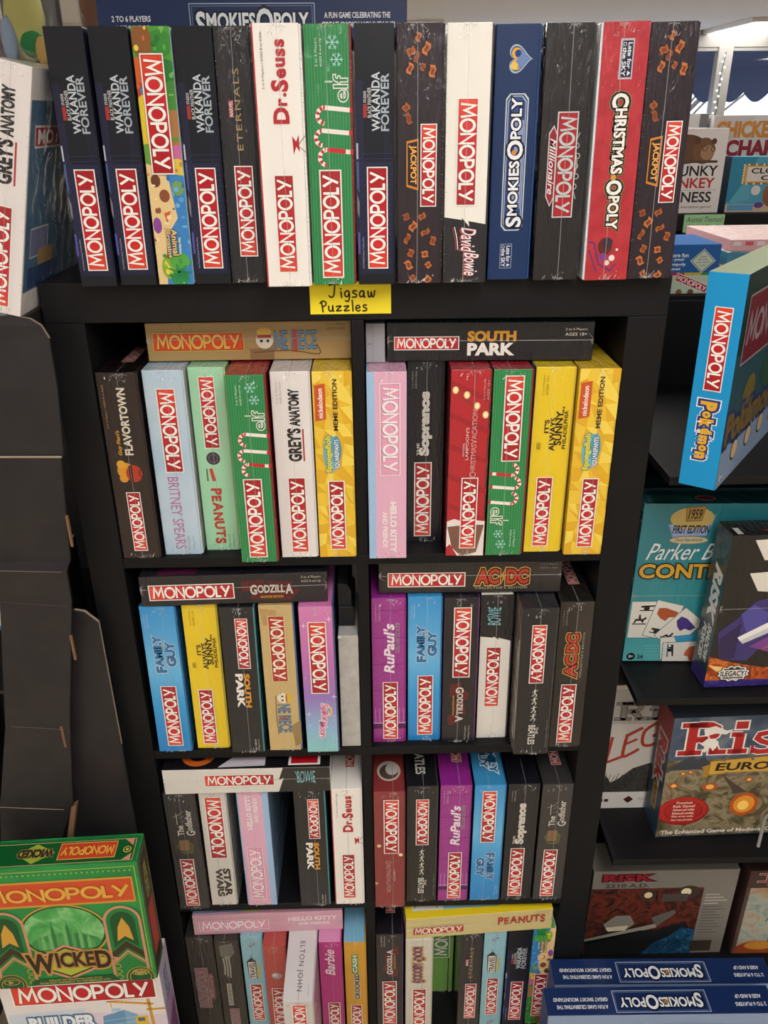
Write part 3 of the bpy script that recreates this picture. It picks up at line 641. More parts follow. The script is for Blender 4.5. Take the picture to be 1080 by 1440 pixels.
ed('sail', d_sail, t_sail, (.095, .575, .50, 'D', 'red'), base=sail_mat('wrap'), cover='4f6a4a', top='d07ab4', traycol='4f5a8a')
def d_rup(a):
    ps = []
    for k in range(-1, 6): ps += stroke([a.uv(0, .18*k+.05), a.uv(1, .18*k+.12)], .06)+stroke([a.uv(0, .18*k+.19), a.uv(1, .18*k+.05)], .06)+stroke([a.uv(0, .18*k+.26), a.uv(1, .18*k+.26)], .1)
    a.polys([[(min(max(x, 0), a.W), min(max(y, 0), a.H)) for x, y in p] for p in ps], '7a2474'); a.rect(0, .86, 1, .90, '5a1a58')
    for u in (.08, .2, .8, .93): a.rect(u-.02, .75, u+.02, .86, 'b06ab0')
    a.rect(0, .855, 1, .862, 'c9a0c9')
def t_rup(a): a.text("RuPaul's", .34, .165, .66, .50, 'U', 'ecdfe8', .03, .2); a.text('DRAG RACE', .70, .165, .80, .36, 'U', '3a1838', .03, out=[('e6d0e4', .04)]); small2(a, .1, .04, .26, .15, 'U', 'c99ac6')
ed('rup', d_rup, t_rup, (.56, .975, .53, 'U', 'red'), base='a03c90', cover='5a2558', top='8f2f8a', traycol='8a2f84')
def d_godz(a): a.polys([[a.uv(*q) for q in p] for p in ([(.2, .58), (.55, .57), (.55, .66), (.2, .67)], [(.25, .70), (.62, .68), (.7, .80), (.3, .78)], [(.15, .80), (.4, .79), (.45, .86), (.2, .88)], [(.55, .62), (.78, .64), (.72, .70), (.5, .68)])], '5e1f24')
def t_godz(a): a.text([('G', 1.3, .05), ('ODZILL', 1, 0), ('A', 1.3, .05)], .38, .60, .62, .85, 'D', 'cfc8c0', .035); a.text('MONSTER EDITION', .29, .66, .34, .80, 'D', 'c9a23c', .02); small2(a, .66, .88, .84, .985, 'D', 'b5b0a8', ('2 to 6 Players', 'AGES 8 and Up'))
ed('godz', d_godz, t_godz, (.06, .53, .52, 'D', 'red'), base='26242a', cover='6a3a78', traycol='5a3168')
def fig(a, u, v, c):
    x, y = a.uv(u, v); a.polys([circle(x, y+.55, .14, None, 8), [(x-.12, y+.42), (x+.14, y+.42), (x+.12, y-.1), (x-.1, y-.1)]]+stroke([(x, y-.05), (x+.28, y-.35), (x+.2, y-.7)], .12)+stroke([(x, y-.05), (x-.22, y-.4), (x-.4, y-.62)], .12)+stroke([(x, y+.35), (x+.42, y+.5)], .1)+stroke([(x, y+.35), (x-.42, y+.15)], .1), c)
def d_beat(a):
    for v in (.56, .615, .675, .73): fig(a, .5, v, 'd8d4cc')
def t_beat(a): a.text('THE', .58, .80, .66, .85, 'D', 'd8d4cc', .01); a.text('BEATLES', .38, .785, .58, .925, 'D', 'd8d4cc', .02); small(a, .88, .75, .93, .95, 'D', '8a8680')
ed('beat', d_beat, t_beat, (.105, .49, .50, 'D', 'red'), base='26262a', cover='8a8078', traycol='3a3a3e')
def t_acdc(a): a.text('AC', .28, .345, .64, .495, 'U', 'b83e2c', .04, out=[('cfa04a', .13), ('2a1a14', .08)]); a.text('DC', .28, .205, .64, .33, 'U', 'b83e2c', .04, out=[('cfa04a', .13), ('2a1a14', .08)]); a.poly([(.3, .36), (.5, .335), (.48, .345), (.62, .325), (.44, .35), (.46, .34)], 'b98a3c'); a.text("COLLECTOR'S EDITION", .74, .20, .80, .50, 'U', 'a8a29a', .01, sp=1.2); small2(a, .1, .05, .24, .15, 'U', '8f8a84')
ed('acdc', lambda a: a.poly([(.55, .0), (1, .0), (1, .4), (.7, .62), (.5, .5)], '35302e'), t_acdc, (.545, .965, .46, 'U', 'red'), base='2c2928', cover='2c2928', traycol='2c2928')
def d_gf(a): a.rect(.30, .385, .62, .475, '7a6a4a'); a.rect(.40, .40, .54, .46, '8a5a48'); a.poly([(.2, .44), (.3, .40), (.28, .49), (.38, .5), (.7, .5), (.75, .42), (.62, .4), (.64, .48), (.3, .485)], '5a5a3a')
def t_gf(a): a.text('The', .30, .26, .50, .345, 'U', 'c9c4bc', .02); a.text([('G', 1.25, .1), ('odfather', 1, 0)], .58, .135, .86, .345, 'U', 'c9c4bc', .02); a.polys(stroke([a.uv(.33, .16), a.uv(.33, .25)], .1)+stroke([a.uv(.22, .19), a.uv(.45, .17)], .06)+[q for k in range(3) for q in stroke([a.uv(.4, .17+.03*k), a.uv(.58, .14+.04*k)], .04)], 'bdb8b0')
ed('gf', d_gf, t_gf, (.545, .965, .46, 'U', 'red'), base='3c3a3b', cover='343233', traycol='343233')
def t_sw(a): a.text('STAR', .56, .665, .84, .92, 'D', '3a3834', .05); a.text('WARS', .28, .665, .54, .92, 'D', '3a3834', .05)
ed('sw', None, t_sw, (.055, .575, .50, 'D', 'red'), base='d6d2cc', cover='2c2c2e', traycol='b0aca6')
def t_mando(a):
    for k, (v0, v1) in enumerate(((.17, .34), (.155, .36), (.15, .37))): a.line([(.30+.11*k, v1), (.33+.11*k, (v0+v1)/2), (.30+.11*k, v0)], .3, '98948c')
    a.rect(.30, .43, .50, .66, 'a8a49c'); a.text("COLLECTOR'S EDITION", .34, .44, .46, .65, 'U', '3a3835', .02)
ed('mando', lambda a: a.poly([(.2, .05), (.7, .03), (.8, .12), (.5, .2), (.2, .15)], '6a6762'), t_mando, (.69, 1.0, .50, 'U', 'steel'), base='35332f', cover='2c2b29', traycol='35332f')
def d_trav(a): a.ring(.5, .08, .55, .06, '5a6a7a'); a.line([(.35, .1), (.65, .06)], .2, 'a05a66'); a.ring(.5, .95, .55, .06, '5a6a7a'); a.line([(.35, .97), (.65, .93)], .2, 'a05a66'); a.poly([(.18, .24), (.42, .20), (.6, .24), (.6, .42), (.22, .42)], '2e2c2a'); a.ring(.4, .19, .18, .06, '2e2c2a')
def t_trav(a): a.rect(.24, .245, .56, .415, 'd6d2c8'); a.text('TRAVEL', .29, .25, .53, .41, 'U', '2a2826', .02); a.line([(.70, .40), (.62, .38), (.74, .36), (.62, .34), (.76, .32), (.64, .30), (.74, .28), (.66, .26)], .3, 'c9b23a', True)
ed('trav', d_trav, t_trav, (.47, .86, .50, 'U', 'red'), base='8fc0d0', cover='6a9cb4', traycol='7ab0c4')
ed('redm', lambda a: (a.disc(.5, .30, 1.0, '9a9694', .8), a.disc(.42, .29, .5, 'c9c6c4')), None, (.42, .86, .52, 'U', 'red'), base='b34a46', cover='a03a3a', traycol='a03a3a')
def t_barb(a): a.text('Barbie', .24, .07, .66, .33, 'U', 'f0d6e4', .02, .35)
ed('barb', None, t_barb, (.61, 1.0, .55, 'U', 'red'), base='b82f80', cover='9c2a70', top='d58ab8', traycol='9c2a70')
def t_crk(a): a.rect(.32, .12, .62, .31, '5a8a5a'); a.text('CASH', .37, .13, .57, .30, 'U', 'd6dcc4', .03); a.text('CROOKED', .42, .31, .66, .58, 'U', '3a342a', .04, out=[('dcd6c8', .07)])
ed('crk', None, t_crk, (.635, 1.0, .48, 'U', 'red'), base='d09a2c', cover='b8842a', top='7fb6d6', traycol='b8842a')
def d_scb(a):
    rr = random.Random(4)
    for k in range(16):
        u, v = rr.uniform(.1, .9), rr.uniform(.05, .98); a.ring(u, v, rr.uniform(.2, .5), .05, 'a9a59a', None, rr.uniform(0, 90), rr.uniform(180, 330), 10)
def t_scb(a): a.text([('S', 1.3, .1), ('COOBY', 1, 0), ('-', 1, 0), ('D', 1.2, .1), ('OO!', 1, 0)], .26, .07, .72, .43, 'U', '6a3f78', .04, out=[('c9a04a', .12)])
ed('scb', d_scb, t_scb, (.495, .96, .52, 'U', 'red'), base='cfcabc', cover='a8a496', traycol='bdb8aa')
ed('grn', lambda a: a.rect(0, 0, 1, .42, '4d9c48'), None, (.02, .62, .55, 'U', 'green'), base='7fb45c', cover='5a8f48', traycol='8fc06a')
def d_elton(a): pass
ed('elton', None, None, (.03, .46, .52, 'D', 'red'), base='cfcac8', cover='9a4a58', top='d6d2d4', traycol='b8b4b4')

# ------------------------------------------------------------------ the room
WX0, WX1, WY0, WY1, CEIL = -330, 620, -420, 732, 85
paint = mat('c9c5c0', 'matte')
mb = MB(); mb.box(WX0, WY0, FLOOR-6, WX1, WY1, FLOOR, node_mat('floor', 'floor_tile', lambda nt, v: ramp(nt, noise(nt, v, 12, 5), [(.3, 'b3a48c'), (.7, 'c7b8a0')]), 'card'), 0); structure(mb, 'floor')
mb = MB(); mb.box(WX0, WY0, CEIL, WX1, WY1, CEIL+6, mat('b3b0af', 'matte'), 0); structure(mb, 'ceiling')
mb = MB(); mb.box(WX0-8, WY0-8, FLOOR, WX0, WY1+8, CEIL, paint, 0); structure(mb, 'wall_left')
mb = MB(); mb.box(WX1, WY0-8, FLOOR, WX1+8, WY1+8, CEIL, paint, 0); structure(mb, 'wall_right')
mb = MB(); mb.box(WX0, WY0-8, FLOOR, WX1, WY0, CEIL, paint, 0); structure(mb, 'wall_near')
FR = mat('7d7a76', 'card')
mb = MB(); mb.box(WX0, WY1, FLOOR, WX1, WY1+10, -70, paint, 0); mb.box(WX0, WY1, 72, WX1, WY1+10, CEIL, FR, 0); mb.box(WX0, WY1, -70, 60, WY1+10, 72, paint, 0); structure(mb, 'wall_back')
WINS = [(73, 190), (203, 314), (327, 440), (453, 566)]
for i, (a, b) in enumerate(WINS):
    mb = MB(); f = 3
    mb.box(a-13, WY1-1, -70, a, WY1+9, 72, FR, .4)
    if i == 3: mb.box(b, WY1-1, -70, WX1, WY1+9, 72, FR, .4)
    mb.box(a, WY1+1, -70, b, WY1+7, -66, FR, .2); mb.box(a, WY1+1, 69, b, WY1+7, 72, FR, .2)
    o = structure(mb, 'window_%d' % (i+1))
    pm = MB(); pm.box(a, WY1+3, -66, b, WY1+4, 69, glass_mat(), 0); p = pm.obj('window_pane', o)
# the awning outside, scalloped along its lower hem
aw = thing('awning', 'dark navy awning with a scalloped hem outside the shop windows', 'awning', (330, WY1+14, -6))
mb = MB(); navy = mat('2f3f5f', 'matte'); x = -260; n = 0
pts = [(260, 96), (-260, 96)]
hem = []
while x < 260:
    hem += [(x+26*k/8, 58-14+ -9*math.sin(math.pi*k/8)) for k in range(8)]; x += 26
hem.append((260, 44))
for p, q in zip(hem, hem[1:]): mb.face([(p[0], 84, p[1]), (q[0], 84, q[1]), (q[0], 84, 96), (p[0], 84, 96)], navy); mb.face([(p[0], 85, p[1]), (p[0], 85, 96), (q[0], 85, 96), (q[0], 85, q[1])], navy); mb.face([(p[0], 84, p[1]), (p[0], 85, p[1]), (q[0], 85, q[1]), (q[0], 84, q[1])], navy)
mb.obj('valance', aw)
mb = MB()
for k in range(10):
    xa, xb = -260+52*k, -208+52*k
    mb.face([(xa, 85, 96), (xb, 85, 96), (xb, 6, 128), (xa, 6, 128)], mat('35456a' if k % 2 else '2c3a58', 'matte'))
mb.obj('canopy', aw)
# bare tree beyond the glass
tr = thing('tree', 'bare leafless tree outside, seen through the far window', 'tree', (375, WY1+330, FLOOR))
mb = MB(); bark = mat('6f665e', 'matte'); mb.tube([(0, 0, 0), (4, 2, 90), (0, 0, 150)], 6, bark); mb.obj('trunk', tr)
mb = MB(); rr = random.Random(12)
for k in range(26):
    z = rr.uniform(110, 160); a = rr.uniform(0, 6.3); l = rr.uniform(50, 120)
    p1 = (math.cos(a)*l*.5, math.sin(a)*l*.4, z+l*.35); mb.tube([(0, 0, z-20), p1, (p1[0]+math.cos(a+.4)*l*.4, p1[1], p1[2]+l*.3)], 1.4, bark, 5)
mb.obj('branches', tr)
# ceiling lights
diff = emissive('fff1de', LAMP_STRENGTH, 'lamp_diffuser'); diff.node_tree.nodes['Principled BSDF'].inputs['Emission Color'].default_value = (*LAMP_COLOR, 1)
k = 0
names = {}
for xi in (-200, 30, 330, 540):
    for yi in (-330, -120, 130, 400, 690):
        if xi == 540 and yi < 300: continue
        seen = (xi == 330 and yi == 690)
        lab = 'bright ceiling light panel in the top right corner of the picture' if seen else 'recessed ceiling light panel of the shop ceiling'
        o = thing('ceiling_light', lab, 'ceiling light', (xi, yi, CEIL-3), (0, 0, 0), 'ceiling light panels')
        mb = MB()
        for q in ((-32, -62, 32, -58), (-32, 58, 32, 62), (-32, -58, -28, 58), (28, -58, 32, 58)): mb.box(q[0], q[1], 0, q[2], q[3], 3, mat('d8d5d0', 'matte'), .2)
        mb.obj('frame', o)
        mb = MB(); mb.box(-28, -58, 1, 28, 58, 2.5, diff, 0); mb.obj('diffuser', o)
# string lights down the window mullion
sl = thing('string_lights', 'string of tiny cool white lights hanging down the window post', 'string lights', (320, WY1-3, 68))
mb = MB(); mb.tube([(0, 0, 0), (-2, 0, -20), (-1, 0, -44), (-6, 0, -80)], .35, mat('20282c', 'matte'), 5); mb.obj('cord', sl)
led = emissive('cfeeee', 5, 'led_glow')
for k in range(16):
    mb = MB(); mb.ball((R.uniform(-3, 2)-k*.2, -1, -3-4.6*k), .8, led, sub=1); mb.obj('bulb', sl)

# ------------------------------------------------------------------ the tall black bookcase
LAM = black_laminate()
bc = thing('bookcase', 'tall black laminate cube bookcase filled with board game boxes', 'bookcase', (0, 22, FLOOR))
def part(name, x0, y0, z0, x1, y1, z1, m_=None, bev=.12):
    mb = MB(); mb.box(x0, y0-22, z0-FLOOR, x1, y1-22, z1-FLOOR, m_ or LAM, bev); return mb.obj(name, bc)
DEP = 44
part('top_panel', -39.3, 0, -5, 39.3, DEP, 0)
part('side_panel', -39.3, 0, FLOOR, -34.3, DEP, -5.01); part('side_panel', 34.3, 0, FLOOR, 39.3, DEP, -5.01)
part('bottom_panel', -34.29, 0, FLOOR, 34.29, DEP, -144)
SH = [-38.55, -73.7, -108.85]
for z in SH: part('shelf', -34.29, 0, z-1.6, 34.29, DEP, z, None, .08)
zs = [-5.01]+[q for z in SH for q in (z, z-1.6)]+[-144]
for i in range(0, 8, 2): part('divider', -.8, 0.05, zs[i+1]+.005, .8, DEP, zs[i]-.005, None, .08)
part('back_panel', -34.29, DEP-.6, FLOOR, 34.29, DEP, -5.01, mat('1a191c', 'matte'), 0)  # added dark sheet behind the open-backed cubbies, keeps their gaps black

# handwritten note
nt_ = thing('paper_note', 'yellow paper note with handwriting taped to the bookcase top edge', 'note', (-.8, -.12, -4.2))
mb = MB(); Y = mat('fbe434', 'matte'); N = 10
for i in range(N):
    x0, x1 = -5.05+10.1*i/N, -5.05+10.1*(i+1)/N
    mb.face([(x0, 0, 0), (x1, 0, 0), (x1, 0, 3.95), (x0, 0, 3.95)], Y); mb.face([(x0, .06, 0), (x0, .06, 3.95), (x1, .06, 3.95), (x1, .06, 0)], Y)
mb.obj('paper', nt_)
HW = {'J': [[(.0, 1.35), (.75, 1.5), (.95, 1.38)], [(.62, 1.42), (.55, .7), (.45, .2), (.2, .02), (-.05, .2)]], 'i': [[(0, .62), (.06, .0)], [(-.02, .95), (.02, .92)]],
      'g': [[(.52, .62), (.3, .72), (.05, .5), (.1, .15), (.35, .1), (.52, .5), (.55, .0), (.4, -.42), (.1, -.35)]], 's': [[(.45, .7), (.15, .72), (.1, .48), (.45, .3), (.4, .05), (.0, .02)]],
      'a': [[(.5, .6), (.25, .7), (.02, .4), (.12, .06), (.4, .15), (.5, .6), (.52, .05), (.62, .02)]], 'w': [[(0, .65), (.1, .05), (.3, .1), (.38, .5), (.45, .08), (.65, .12), (.75, .7)]],
      'P': [[(.1, 1.1), (.16, .5), (.22, -.05)], [(-.1, 1.0), (.2, 1.25), (.6, 1.1), (.55, .75), (.15, .55)]], 'u': [[(0, .65), (.02, .2), (.2, .02), (.45, .2), (.5, .65), (.52, .1), (.62, .0)]],
      'z': [[(0, .58), (.55, .62), (.02, .08), (.62, .1)]], 'l': [[(.05, 1.3), (.1, .6), (.12, .0)]], 'e': [[(.05, .35), (.5, .4), (.4, .68), (.1, .6), (.05, .2), (.3, .0), (.55, .1)]]}
mb = MB(); ink = mat('3a3320', 'matte')
def hand(word, x, z, k, gap):
    lay = 0
    for ch in word:
        for pl in HW[ch]:
            lay += .001
            p = [(x+a*k, z+b*k) for a, b in smooth(pl, 6)]
            for q in stroke(p, .2): mb.face([(a, -.02-lay, b) for a, b in q], ink)
            for e in (p[0], p[-1]): mb.face([(a, -.021-lay, b) for a, b in circle(e[0], e[1], .1, None, 8)], ink)
        x += (max(a for pl in HW[ch] for a, b in pl)+gap)*k
hand('Jigsaw', -2.6, 2.05, 1.13, .32); hand('Puzzles', -3.7, .35, 1.02, .33)
mb.obj('handwriting', nt_)

# ------------------------------------------------------------------ the boxes in the bookcase
H0 = 27.15
def settle(row, lo, hi, gap=.04):
    """row: list of dicts x, W, lean (deg); push neighbours apart at foot and top until none overlap"""
    for r in row: r['t'] = H0*math.tan(math.radians(r['lean']))
    for _ in range(400):
        for a, b in zip(row, row[1:]):
            need = (a['W']+b['W'])/2+gap
            d = max(need-(b['x']-a['x']), need-(b['x']+b['t']-a['x']-a['t']))
            if d > 0: a['x'] -= d/2; b['x'] += d/2
        for r in row:
            l = r['W']/2
            r['x'] = min(max(r['x'], lo+l-min(0, r['t'])), hi-l-max(0, r['t']))
def row(items, z, group, lo, hi, H=H0):
    rows = [dict(k=i[0], x=i[1], y=i[2], W=i[3]-.05, lean=i[4], label=i[5], **(i[6] if len(i) > 6 else {})) for i in items]
    settle(rows, lo, hi)
    for r in rows:
        e = dict(ED[r['k']]); e.update(r.get('kw', {}))
        lz = z+abs(r['W']/2*math.sin(math.radians(r['lean'])))+.01
        game(r['label'], (r['x'], r['y'], lz), r['W'], r.get('H', H), r.get('D', 40), (0, r['lean'], 0), group=r.get('group', group), **e)
NV = 'navy blue boxes with grey title lettering'
row([('wak', -30.8, -2.8, 4.25, .3, 'leftmost dark navy box on top of the bookcase, with silver-grey title lettering'),
     ('wak', -26.2, -2.3, 4.3, .3, 'dark navy box just left of the colourful island-picture box on the bookcase top'),
     ('animal', -21.7, -2.0, 4.27, .3, 'bright multicoloured box with trees, beach and sea printed on it, on the bookcase top'),
     ('wak', -17.25, -2.0, 4.26, .3, 'dark navy box just right of the colourful island-picture box on the bookcase top'),
     ('etern', -13.0, -1.6, 4.2, .3, 'black box with thin widely spaced gold letters, on the bookcase top'),
     ('seuss', -7.85, -4.4, 5.3, 0, 'white box with playful red title letters, on the bookcase top', ),
     ('elf', -2.5, -3.4, 5.16, 0, 'green candy-cane box on the bookcase top, above the yellow note'),
     ('wak', 2.5, -3.6, 4.36, 0, 'dark navy box right of the green candy-cane box on the bookcase top'),
     ('jack', 7.6, -3.4, 5.25, -.2, 'black box with flying orange banknotes, in the middle of the bookcase top'),
     ('bowie', 13.0, -3.0, 5.15, -.2, 'cream box with a black lower end and red-white signature, on the bookcase top'),
     ('smokies', 18.5, -1.5, 5.1, -.3, 'medium blue box with a heart and white outlined title, standing on the bookcase top'),
     ('mill', 24.1, -2.3, 5.45, -.5, 'black shrink-wrapped box with silver-lettered title panel, on the bookcase top'),
     ('xopoly', 30.0, -2.8, 5.4, -.8, 'bright red box with white gothic-style lettering, on the bookcase top'),
     ('jack', 35.6, -2.2, 5.4, -.8, 'black box with flying orange banknotes, at the right end of the bookcase top')],
    0, 'board games in the row on top of the bookcase', -60, 60)
row([('flav', -31.4, .1, 5.4, .1, 'dark brown box with yellow and cream title, leftmost in the upper left cubby', dict(kw=dict(logos_top=[(.55, 9, 8, 90, 'red')]))),
     ('brit', -25.6, 1.0, 5.45, 0, 'pale sky-blue box with pink vertical name, upper left cubby'),
     ('pean', -20.1, 2.2, 5.0, 0, 'mint green box with red title, upper left cubby'),
     ('elf', -14.4, -1.7, 5.25, -.2, 'green candy-cane box sticking out of the upper left cubby'),
     ('greys', -8.85, -.4, 5.25, -.1, 'white box with tall thin black lettering inside the upper left cubby', dict(kw=dict(logos_top=[(.55, 9, 8, 90, 'red')]))),
     ('spong', -3.4, -.5, 5.24, -.1, 'yellow faceted box with blue splash, at the right end of the upper left cubby')],
    -38.55, 'board games standing in the upper left cubby', -34.25, -.85)
row([('hk', 3.6, -1.2, 5.27, 0, 'pink box with a blue edge, leftmost in the upper right cubby'),
     ('sop', 9.05, 3.8, 5.1, 0, 'black box with white lettering pushed back in the upper right cubby', dict(D=39)),
     ('xvac', 14.5, -.8, 5.4, .3, 'red box with a string of light bulbs, upper right cubby'),
     ('elf', 20.1, -.8, 5.3, 0, 'green candy-cane box printed the other way up, upper right cubby', dict(kw=dict(flip=True))),
     ('sun', 25.7, 0, 5.35, .2, 'plain yellow box with stacked black lettering in the upper right cubby'),
     ('spong', 31.3, -1.0, 5.4, 0, 'yellow faceted box with blue splash, at the right end of the upper right cubby')],
    -38.55, 'board games standing in the upper right cubby', .85, 34.25)
row([('fam', -30.6, -.1, 5.4, .5, 'bright blue box leftmost in the second-row left cubby'),
     ('sun', -24.6, .5, 5.3, .5, 'plain yellow box with stacked black lettering in the second-row left cubby'),
     ('sp', -18.9, -.7, 5.2, .5, 'black box with orange and white lettering in the second-row left cubby'),
     ('op', -12.9, -.3, 5.25, -.1, 'sand-coloured box with blue lettering standing in the second-row left cubby'),
     ('sail', -6.9, -.9, 5.2, -.3, 'pink to turquoise pastel box with sparkles, second-row left cubby')],
    -73.7, 'board games standing in the second-row left cubby', -34.25, -.85)
row([('rup', 3.7, 1.2, 5.3, 0, 'magenta quilted-pattern box leftmost in the second-row right cubby'),
     ('fam', 9.3, 1.4, 5.3, -.2, 'bright blue box with white-outlined lettering in the second-row right cubby'),
     ('godz', 14.8, .9, 5.35, -.2, 'black box with dark red shapes and grey lettering, second-row right cubby'),
     ('bowie2', 20.3, 1.7, 5.0, -.4, 'white box with a black upper end standing in the second-row right cubby'),
     ('beat', 26.0, -2.4, 5.5, -.5, 'black box with small white jumping figures, sticking out of the second-row right cubby'),
     ('acdc', 31.7, -.8, 5.1, -.4, 'black-brown box with red lettering standing at right end of second-row right cubby', dict(kw=dict(logos_top=[(.6, 9, 8, 90, 'red')])))],
    -73.7, 'board games standing in the second-row right cubby', .85, 34.25)
HF = 26.9
row([('gf', -31.1, -.8, 5.3, 0, 'dark grey box leftmost in the third-row left cubby'),
     ('sw', -25.9, -.1, 4.7, .3, 'white box with bold black lettering, third-row left cubby'),
     ('hk', -19.2, -.3, 5.3, 0, 'pink and blue box printed upside down, third-row left cubby', dict(kw=dict(flip=True))),
     ('sp', -9.7, -.6, 5.3, 0, 'black box with orange and white lettering, right of the gap in the third-row left cubby'),
     ('seuss', -3.6, -.5, 5.25, 0, 'white box with playful red letters at the right end of the third-row left cubby', dict(kw=dict(logos_top=[(.6, 9, 8, 90, 'red')])))],
    -108.85, 'board games standing in the third-row left cubby', -34.25, -.85, HF)
row([('xvac2', 3.55, -1.3, 5.3, 0, 'dull red box leftmost in the third-row right cubby', dict(kw=dict(top_draw=lambda a: (a.disc(.5, .88, 2.0, 'd6c3b4', 2.4), a.disc(.5, .885, 1.6, '5a4a44', 1.8), a.disc(.6, .87, 1.1, 'cfc9c6', 1.4))))),
     ('beat', 9.1, -.2, 5.3, 0, 'black box with small white jumping figures in the third-row right cubby', dict(kw=dict(top_draw=lambda a: a.text('BEATLES', .3, .76, .62, .93, 'D', 'd8d4cc', .02)))),
     ('rup', 14.7, -.2, 5.35, 0, 'magenta quilted-pattern box in the third-row right cubby', dict(kw=dict(logos_top=[(.6, 9.5, 8, 90, 'red')]))),
     ('fam', 20.4, -.3, 5.35, 0, 'bright blue box printed upside down in the third-row right cubby', dict(kw=dict(flip=True, top_draw=lambda a: (a.text('FAMILY', .55, .72, .8, .93, 'D', '1f6fa8', .04, out=[('dfeaf2', .1)]), a.text('GUY', .28, .76, .5, .9, 'D', '1f6fa8', .04, out=[('dfeaf2', .1)]))))),
     ('sop', 26.0, -.2, 5.35, 0, 'black box with white lettering in the third-row right cubby'),
     ('gf', 31.6, -.4, 5.25, 0, 'dark grey box at the right end of the third-row right cubby', dict(kw=dict(logos_top=[(.6, 8.5, 8, 90, 'red')])))],
    -108.85, 'board games standing in the third-row right cubby', .85, 34.25, HF)
row([('mill2', -31.5, -.3, 5.05, 0, 'dark grey box with a faded steel-and-red title, leftmost in the bottom left cubby'),
     ('mando', -26.4, -1.1, 4.5, 0, 'dark grey box with a cream ragged picture at its top, bottom left cubby'),
     ('trav', -21.9, -.5, 4.1, 0, 'light blue box with a luggage-tag label, bottom left cubby'),
     ('redm', -17.5, -2.4, 4.2, 0, 'salmon red box with grey metallic shapes, bottom left cubby'),
     ('elton', -12.4, -13.0, 5.3, 0, 'pale silver-white box sticking far out of the bottom left cubby', dict(kw=dict(top_draw=lambda a: (a.text('ELTON JOHN', .38, .715, .60, .955, 'D', '3a3638', .0, sp=1.15), a.text('2 to 6 Players', .78, .92, .83, .98, 'D', '8a8588'))))),
     ('barb', -7.45, -1.9, 4.3, 0, 'magenta pink box with a white script name, bottom left cubby', dict(kw=dict(logos_top=[(.55, 7.5, 8, 90, 'red')]))),
     ('crk', -2.95, -2.0, 4.1, 0, 'golden yellow box with a pale blue top, bottom left cubby')],
    -144, 'board games standing in the bottom left cubby', -34.25, -.85)
row([('godz', 3.4, -.6, 5.05, 0, 'black box with grey lettering, leftmost in the bottom right cubby', dict(kw=dict(flip=True, logos_top=[(.55, 8.5, 8, 90, 'red')]))),
     ('scb', 8.8, -1.8, 5.1, 0, 'cream-grey doodle-pattern box with purple lettering, bottom right cubby'),
     ('grn', 13.55, 7.1, 3.3, 0, 'green box pushed back between the cream box and the black box, bottom right cubby', dict(D=34)),
     ('grn', 15.75, 7.1, .95, 0, 'thin green box just right of the wider green box, bottom right cubby', dict(D=34, kw=dict(logo=None, tray=None))),
     ('etern', 18.5, -.6, 4.25, 0, 'dark grey box with thin spaced gold letters, bottom right cubby'),
     ('trav', 22.9, -.4, 4.2, 0, 'light blue box with a luggage-tag label, bottom right cubby'),
     ('wak', 27.45, -.3, 4.3, 0, 'dark navy box with grey lettering in the bottom right cubby'),
     ('animal', 32.0, 0, 4.2, 0, 'multicoloured island-picture box at the right end of the bottom right cubby', dict(kw=dict(flip=True)))],
    -144, 'board games standing in the bottom right cubby', .85, 34.25)

# boxes lying across the standing ones
LY = 'board games lying across the standing boxes'
def lying(label, x, y, z, yaw_, base, draw, title, logo, H=5.1, W=27.1, D=39, **kw):
    game(label, (x, y, z), W, H, D, (yaw_, 0, 0), base=base, draw=draw, title=title, logo=logo, horizontal=True, group=LY, **kw)
z1 = -38.55+H0+.22
lying('gold-tan box lying across the top of the upper left cubby', -14.5, 4.7, z1, .6, 'a98a58', lambda a: (a.rect(.5, .7, .62, .98, '8a6a44'), a.rect(.55, .55, .68, .7, '96774e')),
      lambda a: (a.disc(.575, .48, 1.15, 'e2d8c6'), a.disc(.575, .26, 1.0, 'd3ab42', .55), a.rect(.54, .34, .61, .42, 'a03a30'), a.disc(.56, .5, .2, '2a2420'), a.disc(.592, .5, .2, '2a2420'),
                 a.text('NE PIECE', .625, .24, .83, .72, 'H', '5a8fb4', .0, out=[('2f4a62', .03)]), a.rect(.715, .2, .735, .8, 'b8402c'), a.line([(.52, .8), (.7, .76), (.84, .86), (.83, .6)], .14, '6a4a34', True), small2(a, .88, .06, .97, .22, 'H', '6a5434')),
      (.03, .475, .5, 'H', 'gold'), top='b89a64', cover='9c7c4c', D=38)
lying('black box with orange and white title lying across the upper right cubby', 17.3, 2.7, z1, -1.5, '1f1f23', None,
      lambda a: (a.text('SOUTH', .39, .22, .625, .50, 'H', 'cf9433', .05), a.text('PARK', .39, .53, .62, .86, 'H', 'ece6e0', .05), small2(a, .86, .16, .965, .36, 'H', 'c9c5c0', ('2 to 6 Players', 'AGES 18+'))),
      (.035, .35, .53, 'H', 'red'), top='3a6468', cover='1f1f23', D=38)
z2 = -73.7+H0+.26
